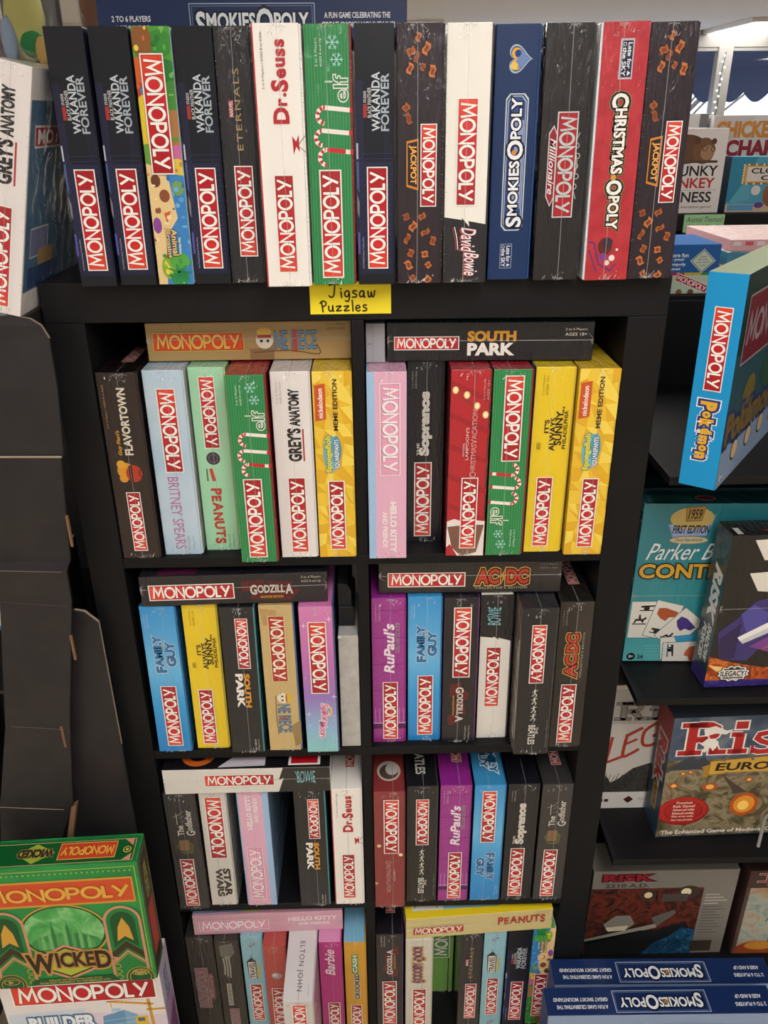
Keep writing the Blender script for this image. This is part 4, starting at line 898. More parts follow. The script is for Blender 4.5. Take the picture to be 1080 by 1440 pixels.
lying('black box with dark red shapes lying across the second-row left cubby', -18.8, -.1, z2, 1.5, '27252a',
      lambda a: a.polys([[a.uv(*q) for q in p] for p in ([(.54, .24), (.66, .2), (.66, .5), (.54, .6)], [(.68, .25), (.82, .3), (.8, .6), (.68, .5)], [(.6, .55), (.86, .55), (.80, .92), (.58, .85)])], '571c22'),
      lambda a: (a.text([('G', 1.25, .05), ('ODZILL', 1, 0), ('A', 1.25, .05)], .585, .36, .815, .70, 'H', 'c9c2ba', .035), a.text('MONSTER EDITION', .64, .74, .76, .82, 'H', 'c9a23c', .02), small2(a, .86, .10, .965, .34, 'H', 'b5b0a8', ('2 to 6 Players', 'AGES 8 and Up'))),
      (.045, .50, .54, 'H', 'red'), H=4.9, top='2a2a30', top_draw=lambda a: a.rect(.1, .93, .3, .99, '5a2a44'), cover='27252a')
lying('black-brown box with red spiky lettering lying across the second-row right cubby', 15.8, 2.0, z2, -.6, '2e2b2b', lambda a: a.poly([(.62, 0), (1, 0), (1, 1), (.82, 1)], '383433'),
      lambda a: (a.text('AC', .535, .22, .66, .72, 'H', 'b83e2c', .04, out=[('cfa04a', .12), ('2a1a14', .07)]), a.text('DC', .70, .22, .82, .72, 'H', 'b83e2c', .04, out=[('cfa04a', .12), ('2a1a14', .07)]), a.poly([(.69, .2), (.665, .5), (.68, .48), (.67, .75), (.70, .4), (.685, .42)], 'b98a3c'),
                 a.text("COLLECTOR'S EDITION", .53, .80, .815, .88, 'H', 'a8a29a', .01, sp=1.2), small2(a, .88, .05, .975, .22, 'H', '8f8a84')),
      (.05, .475, .55, 'H', 'red'), top='2e2b2b', cover='2e2b2b')
z3 = -108.85+HF+.12
lying('white box with a black right end lying across the third-row left cubby', -19.6, -1.0, z3, .2, 'd9d5cf', lambda a: (a.poly([(.72, 0), (1, 0), (1, 1), (.685, 1), (.72, .42), (.69, .5)], '2b2a2b')),
      lambda a: (a.text('BOWIE', .80, .14, .91, .62, 'H', '7fb3bd', .0, .1), a.line([(.79, .14), (.82, .62), (.9, .4), (.91, .66)], .08, '7fb3bd')), (.245, .665, .46, 'H', 'red'), H=5.1,
      top='222125', cover='d9d5cf', top_draw=lambda a: (a.rect(.75, .80, .94, .985, 'ece7e2'), a.rect(.765, .80, .925, .975, 'b3202a'), a.poly([(.33, .99), (.45, .90), (.61, .90), (.61, .985)], 'c9c0cc'), a.ring(.2, .9, 2.3, 1.2, 'c9642c', 2.6)))
z4 = -144+H0+.06
lying('pink box with a light blue back corner lying across the bottom left cubby', -18.7, .4, z4, 1.2, 'd3a3b4', None,
      lambda a: (a.text('HELLO KITTY', .635, .22, .965, .44, 'H', 'ecd9de', .05), a.text('AND FRIENDS', .70, .52, .91, .66, 'H', 'ecd9de', .04)), (.04, .505, .52, 'H', 'pink'), H=4.9,
      top='d7a5b9', cover='d7a5b9', top_draw=lambda a: (a.rect(.0, .7, .33, .985, '8fb2d8'), a.disc(.17, .93, 2.3, 'c05a98', 1.9), a.rect(.33, .80, .45, .985, 'b6c25a'), a.disc(.06, .95, .9, 'dfe3e6'), a.disc(.38, .92, .6, '2a2a20'), a.disc(.38, .95, .3, 'c03a3a')))
lying('cream box with a yellow top lying slightly askew across the bottom right cubby', 19.7, -.9, z4, 3.4, 'cfbf86', None,
      lambda a: (a.text([('P', 1.1, 0), ('E', 1, .05), ('A', 1.05, -.02), ('N', 1, .04), ('U', 1.05, 0), ('T', 1, -.03), ('S', 1.1, .03)], .625, .22, .95, .62, 'H', 'ad3f30', .05), small2(a, .88, .06, .975, .2, 'H', '8a7a50')), (.045, .395, .62, 'H', 'brown'), H=5.1, W=26.8,
      top='e6cb2c', cover='cfbf86', top_draw=lambda a: (a.rect(.05, .3, .64, .96, '86b9cc'), a.rect(.05, .3, .26, .96, 'dcd8d0'), [a.disc(.28+.06*k, .92-.02*(k % 3), .22, 'd6e2e6') for k in range(7)], a.ring(.12, .9, 1.0, .12, '3a3a3a'), a.line([(.06, .95), (.16, .85), (.22, .95)], .1, '3a3a3a', True)))

# silver slab plus added stand-ins for furniture and tiled floor, second-row left cubby
sb = thing('metal_box', 'tall narrow silver-grey metal box standing beside the pastel box', 'box', (-2.45, .3, -73.69))
mb = MB(); mb.box(-1.55, 0, 0, 1.5, 34, 21.2, node_mat('silv', 'brushed_silver', lambda nt, v: ramp(nt, noise(nt, v, 60, 4), [(.3, 'a8a6a2'), (.7, 'bdbbb7')]), 'card'), .1); mb.obj('body', sb)
mb = MB(); mb.ball((-1.3, -.12, 21.0), .35, mat('c9c6c2', 'card'), (1, .5, 1)); mb.obj('rivet', sb, True)
tp = thing('furniture_stand_in', 'black rounded gadget added for shop furniture, on top of the silver metal box', 'furniture stand-in', (-2.7, 3, -52.46))  # stands in for dark shop furniture seen through the open back
mb = MB(); bk = mat('222226', 'card'); mb.prism([(-1.2, 0), (1.25, 0), (1.2, 3.2), (.8, 3.6), (.75, 6.2), (.2, 7.3), (-1.2, 7.5)], 0, 9, bk); mb.obj('body', tp)
mb = MB(); mb.box(-1.1, -.2, 3.3, .7, -.02, 3.5, mat('3a3a40', 'card'), 0); mb.obj('edge', tp)
tc = thing('floor_stand_in', 'white gridded card added for the tiled floor seen behind the black gadget', 'card', (-2.5, 13, -52.46))  # stands in for the shop's white tiled floor seen through the open back
mb = MB(); mb.box(-1.5, 0, 0, 1.6, .5, 12.2, mat('f2ece4', 'card'), .05)
a_ = Art(mb, 3.0, 12.2, 'front', 'card'); a_.rect(0, .36, 1, .366, 'a8a29c'); a_.rect(.66, 0, .69, 1, 'a8a29c'); a_.rect(0, .72, 1, .726, 'a8a29c'); mb.obj('sheet', tc)
game('small silver-grey box lying on the pink box in the upper right cubby', (2.25, 3.0, -38.55+H0+.08), 2.5, 5.2, 30, base='a5a4aa', cover='a5a4aa', horizontal=True, fin='card',
     draw=lambda a: (a.rect(.35, 0, .37, 1, '77767c'), a.rect(.1, .5, .3, .54, '8a898f')))

# large navy box lying on top of the top row
game('wide dark navy box lying flat on top of the whole row', (-13.0, 20.6, H0+.18), 40.2, 4.9, 20, (1.1, 0, 0), fin='card', base='1f2f58', cover='1f2f58', top='27406f', horizontal=True,
     draw=lambda a: (a.frame(.295, .12, .70, .98, .1, 'a9b6c8'), a.frame(.303, .18, .692, .92, .06, '6f84a8')),
     title=lambda a: (a.text(SMO, .315, .24, .68, .92, 'H', 'dfe4ea', .03, out=[('0f1730', .09)]), a.text('2 TO 6 PLAYERS', .045, .40, .17, .54, 'H', 'd6dae2', .03), a.text('AGES 8 AND UP', .055, .62, .165, .76, 'H', 'd6dae2', .03), a.text('A FUN GAME CELEBRATING THE', .73, .34, .945, .48, 'H', 'd6dae2', .03), a.text('GREAT SMOKY MOUNTAINS!', .72, .56, .96, .70, 'H', 'd6dae2', .03)))

# ------------------------------------------------------------------ left: folded black cardboard display with boxes on and before it
cd = thing('cardboard_display', 'black folded cardboard display stand left of the bookcase', 'cardboard display', (-60, 0, FLOOR))
CB = node_mat('cb', 'black_cardboard', lambda nt, v: ramp(nt, noise(nt, v, 30, 6), [(.3, '232124'), (.7, '2c292b')]), 'card')
BR = mat('7a5c42', 'matte'); PALE = mat('a3937f', 'matte')
def cpanel(name, strips, th=.5):
    """strips: list of (left_x, right_x, z, y) from top down; a creased sheet of cardboard with its thickness"""
    mb = MB(); L_ = [(a, y, z) for a, b, z, y in strips]; R_ = [(b, y, z) for a, b, z, y in strips]
    off = lambda p: (p[0]+60, p[1], p[2]-FLOOR); bk_ = lambda p: (p[0]+60, p[1]+th, p[2]-FLOOR)
    for i in range(len(strips)-1):
        mb.face([off(L_[i]), off(L_[i+1]), off(R_[i+1]), off(R_[i])], CB); mb.face([bk_(L_[i]), bk_(R_[i]), bk_(R_[i+1]), bk_(L_[i+1])], CB)
        mb.face([off(R_[i]), off(R_[i+1]), bk_(R_[i+1]), bk_(R_[i])], PALE if i < 3 else CB); mb.face([off(L_[i]), bk_(L_[i]), bk_(L_[i+1]), off(L_[i+1])], CB)
    mb.face([off(L_[0]), off(R_[0]), bk_(R_[0]), bk_(L_[0])], CB); mb.face([off(L_[-1]), bk_(L_[-1]), bk_(R_[-1]), off(R_[-1])], CB)
    return mb.obj(name, cd)
LX = -58
cpanel('front_panel', [(LX, -40.6, -3.1, -4.4), (LX, -39.2, -3.4, -4.4), (LX, -38.0, -4.2, -4.5), (LX, -37.3, -5.8, -4.5), (LX, -37.3, -12, -4.8), (LX, -38.0, -20.9, -4.9),
                      (-47.2, -38.3, -21.1, -5.2), (-49.8, -40.0, -36.5, -4.2), (-50.0, -40.3, -37.4, -5.3), (-50.5, -40.6, -42.5, -5.0), (-54.0, -44.4, -64, -5.2), (-58, -46.6, -80, -5.2), (-60, -51, -90, -4.8), (-64, -56, -140, -4.2)])
mb = MB()                                              # pale crease lines, the top one with its highlight painted in, and brown cut slots
def bar(p, q, wd, m_):
    p = (p[0]+60, p[1], p[2]-FLOOR); q = (q[0]+60, q[1], q[2]-FLOOR); mb.face([(p[0], p[1], p[2]-wd/2), (q[0], q[1], q[2]-wd/2), (q[0], q[1], q[2]+wd/2), (p[0], p[1], p[2]+wd/2)], m_)
bar((LX, -5.1, -20.6), (-38.2, -5.1, -20.9), .28, PALE); bar((-49.7, -5.4, -37.2), (-41, -5.35, -37.6), .14, mat('6b635c', 'matte')); bar((-50.3, -5.1, -42.3), (-41.1, -5.1, -43.2), .06, mat('5d564f', 'matte')); bar((-53, -5.3, -63.8), (-45.2, -5.3, -64.6), .1, mat('6b635c', 'matte')); bar((-58, -5.3, -79.7), (-48, -5.3, -80.5), .12, PALE)
mb.obj('crease', cd)
for x, z, h in ((-38.9, -31.5, 4.6), (-41.5, -50, 4.2), (-45.6, -66, 4)):
    sm_ = MB(); sm_.box(x+60-.22, -5.35, z-FLOOR-h/2, x+60+.12, -4.9, z-FLOOR+h/2, BR, .05); sm_.obj('cut_slot', cd)
cpanel('side_flap', [(-41.5, -41.2, -45, -3.2), (-44, -39.9, -45.4, -3.0), (-46, -38.3, -47.5, -2.6), (-50, -38.2, -70, -2.6), (-56, -38.4, -92, -2.6), (-60, -40, -140, -2.6)])
mb = MB(); mb.prism([(-46.8+60, -80-FLOOR), (-45.9+60, -79.5-FLOOR), (-50.6+60, -98-FLOOR), (-51.6+60, -98-FLOOR)], -5.4, -4.2, BR); mb.obj('torn_edge', cd)
mb = MB(); mb.box(-78+60, -3.8, -6-FLOOR, -39.9+60, 38, -3.25-FLOOR, CB, .1); mb.obj('tray', cd)
mb = MB(); mb.box(-78+60, 37, 0, -39.9+60, 38, -6-FLOOR, CB, .1); mb.obj('back_panel', cd)
mb = MB(); mb.box(-78+60, -3.8, 0, -77+60, 37, -6-FLOOR, CB, .1); mb.obj('side_panel', cd)
def greys_side(a):
    a.rect(.01, .12, .9, .90, '4f6f8c'); a.rect(.05, .22, .4, .30, 'a8363c'); a.frame(.045, .215, .41, .305, .25, 'd6cfca'); a.rect(.05, .63, .20, .76, '7a7ba0'); a.frame(.05, .63, .20, .76, .2, 'c9c4c0'); a.rect(.12, .73, .25, .83, 'b08a58'); a.rect(.04, .80, .3, .89, '2f4570')
    a.text('MO', .07, .23, .2, .29, 'H', 'ece6e2', .04)
e = dict(ED['greys']); e.pop('cover')
game('large white box leaning on the black cardboard display at the left edge', (-42.75, -4.7, -2.48), 5.3, H0, 40, (0, 13.6, 0), cover='d9d4d2', tray=None, side_draw={'right': greys_side}, **e)
# small bright box peeking out behind the cardboard's left edge
game('small blue and white box peeking out behind the black cardboard display', (-52.5, 3, -60), 6, 14, 20, fin='card', base='e6e2de', cover='2a2c38', horizontal=True, draw=lambda a: (a.rect(0, .0, 1, .2, 'c9607a'), a.rect(0, .38, 1, .65, '4f8fc0'), a.rect(0, .65, 1, .93, '2f55a0'), a.rect(0, .93, 1, 1, 'b83a34')))
mb = MB(); mb.box(-77+60, -1.5, -60.4-FLOOR-.3, -45+60, 36.9, -60.1-FLOOR, CB, .05); mb.obj('inner_shelf', cd)

# stand and the two boxes at the lower left
zb = -136.6
st = thing('plinth', 'low black plinth carrying the white building-game box', 'plinth', (-47.5, -10, FLOOR))
mb = MB(); mb.box(-14.5, -4.6, 0, 13, 4.6, zb-FLOOR-.06, CB, .2); mb.obj('body', st)
def d_build(a):
    for k, c in enumerate(('d8c9d6', 'cbb9cf', 'c3b6d6')): a.poly([(0, .45+.15*k), (.5, .35+.15*k), (1, .42+.15*k), (1, 1), (0, 1)], c)
    a.poly([(.02, .33), (.5, .31), (.47, .50), (.42, .55), (.0, .56)], 'c9d2de')
    a.polys(stroke([a.uv(.64, .26), a.uv(.93, .31)], .5)+stroke([a.uv(.64, .26), a.uv(.9, .245)], .2)+stroke([a.uv(.90, .22), a.uv(.91, .6)], .55)+stroke([a.uv(.665, .27), a.uv(.665, .32)], .15)+stroke([a.uv(.88, .36), a.uv(1.0, .36)], .5)+[q for k in range(9) for q in stroke([a.uv(.66+.025*k, .262), a.uv(.68+.025*k, .25)], .12)], 'cf9a3a')
    a.poly([(.60, .40), (.74, .35), (.82, .40), (.82, .62), (.58, .62)], '7fa9c9'); a.poly([(.60, .40), (.74, .35), (.74, .62), (.58, .62)], '6593ba'); a.rect(.66, .33, .72, .36, 'a8c6da')
    for k in range(4): a.line([(.59, .45+.045*k), (.82, .42+.045*k)], .1, 'b9d2e2')
    a.rect(.80, .42, .88, .52, 'd6b73a'); a.rect(.815, .435, .86, .47, '5a6a7a')
def t_build(a): a.text('BUILDER', .13, .37, .55, .49, 'H', 'e6ebf2', .05, out=[('4a6f96', .10)])
game('white box with a yellow crane picture in the lower left corner', (-48.6, -12.4, zb), 26.6, 26.7, 6.1, (2.6, 0, 0), fin='card', base='dfd9da', cover='b9b3c8', top='dfe0e2', horizontal=True, draw=d_build, title=t_build, logo=(.07, .965, .155, 'H', 'red'),
     side_draw={'right': lambda a: (a.rect(.1, .35, .9, .9, 'a890b4'), a.poly([(.1, .6), (.9, .5), (.9, .9), (.1, .9)], '7a4a7a'), a.text('BUILDER', .3, .12, .7, .4, 'D', '5f7f9c', .04))})
def d_wick(a):
    g1, g2, g3, go, pk, br_ = '1f7a3c', '2c8c46', '184f2a', 'b9973c', 'c98a72', '3a2f1c'
    a.frame(.02, .03, .98, .985, .18, '8fae4a')
    for k in range(30): a.disc(.05+.9*k/29, .06, .14, 'b9b35a', None, 8)
    a.poly([(.06, .16), (.94, .09), (.95, .29), (.06, .335)], go) if False else a.rect(.045, .11, .955, .315, 'c9953c'); a.rect(.055, .125, .945, .30, 'c9502c')
    a.disc(.49, .535, 6.9, go, 6.1, 40); a.disc(.49, .535, 6.6, g3, 5.8, 40); a.disc(.49, .53, 6.2, blotch('emerald', 22, [(.3, '2f8a3f'), (.5, '4fa455'), (.62, '7fbf7a'), (.75, 'a5d098')], 1.5), 5.4, 40); a.disc(.49, .63, 5.4, '3a8a48', 2.2, 30)
    rr = random.Random(6)
    for k in range(15):
        u = .33+.023*k; h = .05+.2*rr.random()*(1.2-abs(k-6)/8); a.poly([(u-.013, .68), (u-.011, .66-h*.6), (u, .66-h), (u+.011, .66-h*.6), (u+.013, .68)], rr.choice(('4f9a55', '6fae68', '2f7a40')))
    for s_ in (-1, 1):
        U_ = lambda u: .5+s_*(u-.5)
        a.poly([(U_(.735), .99), (U_(.735), .47)]+[(U_(.85-.115*math.cos(math.radians(t))), .47-.13*math.sin(math.radians(t))) for t in range(0, 181, 15)]+[(U_(.965), .99)], pk)
        a.poly([(U_(.752), .99), (U_(.752), .47)]+[(U_(.85-.098*math.cos(math.radians(t))), .47-.11*math.sin(math.radians(t))) for t in range(0, 181, 15)]+[(U_(.948), .99)], g1)
        a.poly([(U_(.775), .70), (U_(.775), .48)]+[(U_(.85-.075*math.cos(math.radians(t))), .48-.09*math.sin(math.radians(t))) for t in range(0, 181, 15)]+[(U_(.925), .70), (U_(.85), .63)], g3)
        a.poly([(U_(.80), .64), (U_(.815), .52), (U_(.85), .44), (U_(.885), .52), (U_(.90), .64), (U_(.85), .60)], 'c99a3c')
        a.poly([(U_(.752), .80), (U_(.85), .70), (U_(.948), .80), (U_(.948), .74), (U_(.85), .64), (U_(.752), .74)], br_)
        a.line([(U_(.752), .83), (U_(.85), .73), (U_(.948), .83)], .3, pk); a.line([(U_(.752), .85), (U_(.85), .75), (U_(.948), .85)], .12, go)
        for k in range(3): a.ring(U_(.77), .86+.05*k, .5, .13, go)
        a.disc(U_(.90), .97, 2.3, g3, 2.6); a.ring(U_(.90), .97, 2.2, .15, go, 2.4); a.ring(U_(.90), .97, 1.7, .12, go, 1.7)
    a.poly([(.20, .79), (.47, .64), (.80, .79), (.47, .95)], pk); a.poly([(.235, .79), (.47, .66), (.765, .79), (.47, .93)], br_); a.poly([(.26, .79), (.47, .675), (.74, .79), (.47, .915)], 'a9b83a')
    a.poly([(.24, .935), (.74, .935), (.77, .985), (.21, .985)], g3); a.text('EXPLORE THE AMAZAFYING LAND OF OZ', .33, .942, .66, .957, 'H', 'b0a050', .02); a.text('FROM SHIZ UNIVERSITY TO THE EMERALD CITY', .27, .963, .71, .98, 'H', 'b0a050', .02)
    a.ring(.905, .925, 1.3, .1, 'c9b060', .7); a.text('Hasbro', .87, .905, .94, .945, 'H', 'c9b060', .02)
    a.ring(.10, .945, 1.2, .1, 'c9b060', .6); a.text('8+', .08, .93, .11, .96, 'H', 'c9b060', .03)
def t_wick(a):
    a.word(.075, .15, .93, .28, 'H', 'd8aa4a', .2)
    a.text([('W', 1.35, .12), ('ICKE', 1.0, 0), ('D', 1.2, .06)], .22, .705, .74, .885, 'H', '2f2416', .035, out=[('b98a4a', .08)])
def wick_top(a):
    a.rect(.01, .06, .99, .94, '1d6a38'); a.frame(.03, .16, .97, .93, .12, 'b98f6a'); a.rect(.04, .2, .96, .90, '15552c')
    a.poly([(.52, .22), (.86, .22), (.86, .80), (.52, .80)], 'c9a04a'); a.rect(.525, .25, .855, .77, 'c0452a'); a.word(.535, .32, .845, .70, 'X', 'd9ae4a', .2)
    a.poly([(.27, .52), (.38, .2), (.50, .52), (.38, .88)], '9aa83a'); a.text('WICKED', .28, .38, .49, .66, 'X', '2a2416', .04, out=[('8a7a4a', .07)])
    a.poly([(.90, .18), (.955, .18), (.955, .42)], 'c98a72'); a.poly([(.90, .92), (.955, .92), (.955, .68)], 'c98a72'); a.ring(.925, .55, .55, .14, 'c9b050'); a.disc(.925, .55, .25, 'c9b050')
game('green box with gold-on-red title standing on the white crane-picture box, lower left', (-47.9, -13.9, zb+26.7+.1), 25.6, 26.4, 5.6, (3.0, .3, 0), fin='card', base=blotch('wickg', 14, [(.3, '1f7a3c'), (.7, '279046')]), cover='1f5a30', top=blotch('wickt', 22, [(.3, '145a2c'), (.7, '2aa050')]), horizontal=True, draw=d_wick, title=t_wick, top_draw=wick_top,
     side_draw={'right': lambda a: (a.rect(.08, .04, .92, .96, '2a2a1c'), a.frame(.08, .04, .92, .96, .12, 'b98a72'), a.rect(.25, .45, .8, .85, 'b0402a'), a.text('WICKED', .35, .12, .7, .40, 'D', '8f9a3a', .03))})

# ------------------------------------------------------------------ right: black display shelving
rs = thing('shelving_unit', 'black display shelving on the right holding upright strategy-game boxes', 'shelving unit', (86, 22, FLOOR))
def rpart(name, x0, y0, z0, x1, y1, z1):
    mb = MB(); mb.box(x0-86, y0-22, z0-FLOOR, x1-86, y1-22, z1-FLOOR, LAM, .12); return mb.obj(name, rs)
RZ = [-27.2, -65.2, -100.1, -136.0]
for z in RZ[:3]: rpart('shelf', 42.7, 0, z-1.3, 130, 43.4, z)
rpart('shelf', 42.7, 4, RZ[3]-1.3, 130, 43.4, RZ[3])
rpart('back_panel', 42.7, 43.42, FLOOR, 130, 44.4, -11.8)
rpart('side_panel', 130.02, 0, FLOOR, 131.5, 44.4, -11.8)
rpart('base', 42.7, 6, FLOOR, 130, 43.4, FLOOR+9)
# light bent-wire holder on the third shelf
wh = thing('wire_stop', 'bent grey wire holder standing before the red wax seal box', 'wire holder', (73.5, 2.4, RZ[2]+.02))
mb = MB(); pts = [(-4.2, 0, 0), (-4.2, 0, 6.6), (-4.0, 0, 7.2), (-3.4, 0, 7.5), (9, 0, 7.5), (9.6, 0, 7.2), (9.8, 0, 6.6), (9.8, 0, 0)]; mb.tube(pts, .28, mat('8a8a88', 'card')); mb.obj('wire', wh, True)
# pale-blue box turned sideways on the top shelf
def pok_front(a): pass
def pok_side(a):  # cover colours darkened to carry this glossy side's shade
    a.rect(.0, .0, .99, .36, '1d302c'); a.rect(.06, .10, .75, .42, '8f8688'); a.rect(.07, .11, .745, .41, '6a2430'); a.word(.09, .17, .72, .36, 'H', '8f868c', .2)
    a.disc(.25, .62, 3.2, '6a602c', 3); a.disc(.5, .55, 4, '305038', 3); a.disc(.75, .55, 3, '26405c', 4); a.rect(0, .80, 1, 1, '7f94b0')
    a.text('Pokémon', .02, .64, .62, .80, 'H', '6f5a2c', .05, out=[('20305c', .10)])
    for k in range(5): a.disc(.17+.17*k, .865, 1.7, '2a241c', 1.55); a.disc(.175+.17*k, .865, 1.4, 'c9b08a', 1.3)
    a.disc(.05, .955, .5, '2a2a2e'); a.text('8+', .03, .94, .07, .97, 'H', 'e6e6e6', .03)
pk = game('bright cyan-blue box turned at an angle on the top shelf of the right-hand shelving', (45.0, -3.6, -27.15), 4.8, 28.0, 40, (-37, -.4, 0), fin='card', base='1b93d0', cover='2c4a55', top='a9b89a', tray=None,
     title=lambda a: a.text([('P', 1.35, .1), ('o', .95, .05), ('k', 1.15, .08), ('é', 1.0, .0), ('m', 1.0, .06), ('o', .9, .0), ('n', 1.2, .08)], .28, .575, .72, .855, 'D', 'dfa92c', .06, out=[('e6ecf2', .19), ('2a3a7a', .13)]), logo=(.145, .525, .52, 'D', 'red'), side_draw={'right': pok_side},
     top_draw=lambda a: [a.rect(.1+.25*(k % 3), .05+.05*k, .3+.25*(k % 3), .09+.05*k, c) for k, c in enumerate(['8fa85a', 'b8b0a0', '7a9a6a', 'c4c0b0', '90a88a', 'a8b868', 'b0a890', '88a070'])])
# teal box behind
teal = node_mat('teal', 'print_teal', lambda nt, v: ramp(nt, axis(nt, v, 'Z', 0, 27*S), [(0, '5fb6bc'), (.3, '2f8f9a'), (1, '2a7f8c')]), 'wrap')
def cards(a):
    def card(cx, cy, ang, w_=4.4, h_=6.9, items=()):
        x, y = a.uv(cx, cy); c, s_ = math.cos(ang), math.sin(ang); T = lambda px, py: (x+px*c-py*s_, y+px*s_+py*c)
        for e, cc in ((.12, '4a7f84'), (0, 'e6e2da')): a.polys([[T(px, py) for px, py in ((-w_/2-e, -h_/2-e), (w_/2+e, -h_/2-e), (w_/2+e, h_/2+e), (-w_/2-e, h_/2+e))]], cc)
        for pl, col in items: a.polys([[T(px, py) for px, py in pl]], col)
    cannon = lambda ox, oy: [([(ox-1.3, oy-.5), (ox+1.3, oy-.5), (ox+1.3, oy-.3), (ox-1.3, oy-.3)], '1f1d1b'), (circle(ox-.2, oy, .5, None, 10), '1f1d1b'), ([(ox-1.2, oy+.1), (ox+1.2, oy+.35), (ox+1.2, oy+.6), (ox-1.1, oy+.5)], '1f1d1b')]
    man = lambda ox, oy: [([(ox-.5, oy-1.1), (ox+.5, oy-1.1), (ox+.4, oy+.4), (ox+.2, oy+.9), (ox-.3, oy+.9), (ox-.4, oy+.3)], '2a2825')]
    horse = lambda ox, oy: [([(ox-1.2, oy-.9), (ox+1.1, oy-.9), (ox+1.1, oy-.7), (ox-1.2, oy-.7)], '1f1d1b'), ([(ox-1, oy-.6), (ox-.7, oy+.2), (ox+.5, oy+.2), (ox+1, oy+.6), (ox+1.1, oy+.2), (ox+.7, oy-.1), (ox+.6, oy-.7), (ox+.2, oy-.2), (ox-.5, oy-.2), (ox-.8, oy-.7)], '1f1d1b'), ([(ox-.2, oy+.2), (ox+.2, oy+.2), (ox+.1, oy+1), (ox-.2, oy+1)], '1f1d1b')]
    blob = lambda ox, oy, k, col: [([(ox-1.7*k, oy+.9*k), (ox-.6*k, oy+1.2*k), (ox+1.7*k, oy+.9*k), (ox+1.4*k, oy-.1*k), (ox+.5*k, oy-.4*k), (ox+.2*k, oy-1.2*k), (ox-.8*k, oy-.9*k), (ox-1.7*k, oy-.2*k)], col)]
    card(.13, .72, 0, items=cannon(.5, 2.2)+horse(-.6, 0)+man(1.0, -2.0))
    card(.265, .725, -.25, items=blob(.2, 1.2, 1, 'b0562f')+cannon(-.1, -2.2))
    card(.385, .78, -.7, items=blob(.2, 1.0, 1, '4a3a86')+horse(-.1, -2.2))
    card(.41, .90, -1.45, 4.2, 6.4, items=[([(-2.1, -1), (2.1, .5), (2.1, 3.1), (-2.1, 3.1)], '3f9ac8')]+horse(0, -1.2))
    card(.44, .94, -1.5, 4.2, 6.8, items=blob(.4, 1.2, .9, 'c4694a')+cannon(-.6, -2.2))
def d_cont(a):
    a.us = .6; a.uo = -.015
    cards(a); a.uo = 0
    for k in range(4): a.line([(.14+.02*j+.01*(k % 2), .89+.02*k+.006*(j % 2)) for j in range(10)], .07, '8fcfd2')
    a.uo = -.078
    a.poly([(.30, .12), (.60, .06), (.585, .13), (.56, .19), (.34, .20)], '7f97c9'); a.poly([(.31, .125), (.59, .07), (.575, .135), (.555, .183), (.345, .193)], '9fb2da')
    a.disc(.45, .085, 3.4, 'c9b06a', 1.9); a.poly([(.40, .02), (.53, .01), (.515, .10), (.41, .105)], '8a6a34'); a.poly([(.405, .027), (.522, .018), (.51, .095), (.415, .098)], 'b08f4a'); a.disc(.45, .215, 3.1, '8a8060', .75); a.disc(.45, .215, 2.95, 'd0c8a4', .6)
    a.uo = 0
    a.disc(.055, .965, .7, '1f2426'); a.text('8+', .04, .955, .07, .975, 'H', 'dfe6e6', .03); a.text('2-6', .10, .95, .14, .98, 'H', '1f2426', .03)
def t_cont(a):
    a.us = .6
    a.uo = -.078
    a.text('1959', .42, .03, .51, .09, 'H', '3a2a14', .02, .2); a.text('FIRST EDITION', .335, .125, .575, .175, 'H', '25243a', .03, .2); a.text('Classic Reproduction', .36, .203, .54, .227, 'H', '5a4a2a', .01, .2)
    a.uo = -.026
    a.text('Parker Brothers', .10, .235, .92, .335, 'H', 'e6efef', .0, .5); a.text('CONTINENTAL', .07, .36, 1.16, .45, 'H', 'd9a83a', .03, out=[('2a2416', .065)])
game('teal box with picture cards on the second shelf of the right-hand shelving', (63.0, 9.5, RZ[1]+.05), 40, 29.1, 4.6, (-1, .4, 0), fin='wrap', base=teal, cover='1f5f68', top='1f4f56', horizontal=True, draw=d_cont, title=t_cont, top_draw=lambda a: (a.rect(.02, .3, .2, .85, '33706c'), a.disc(.25, .55, 1.6, '8f3a3e', .9), a.ring(.25, .55, 1.5, .2, 'c9a8a0', .85)))
game('dark box with red oval emblem standing behind the teal box', (63.2, 14.7, RZ[1]+.05), 40, 29.4, 5.2, (-1, .4, 0), fin='card', base='1b3a40', cover='15292e', top='142a2e', horizontal=True, top_draw=lambda a: (a.disc(.25, .5, 1.6, '6f3236', .9), a.rect(.02, .2, .18, .7, '22484a')))
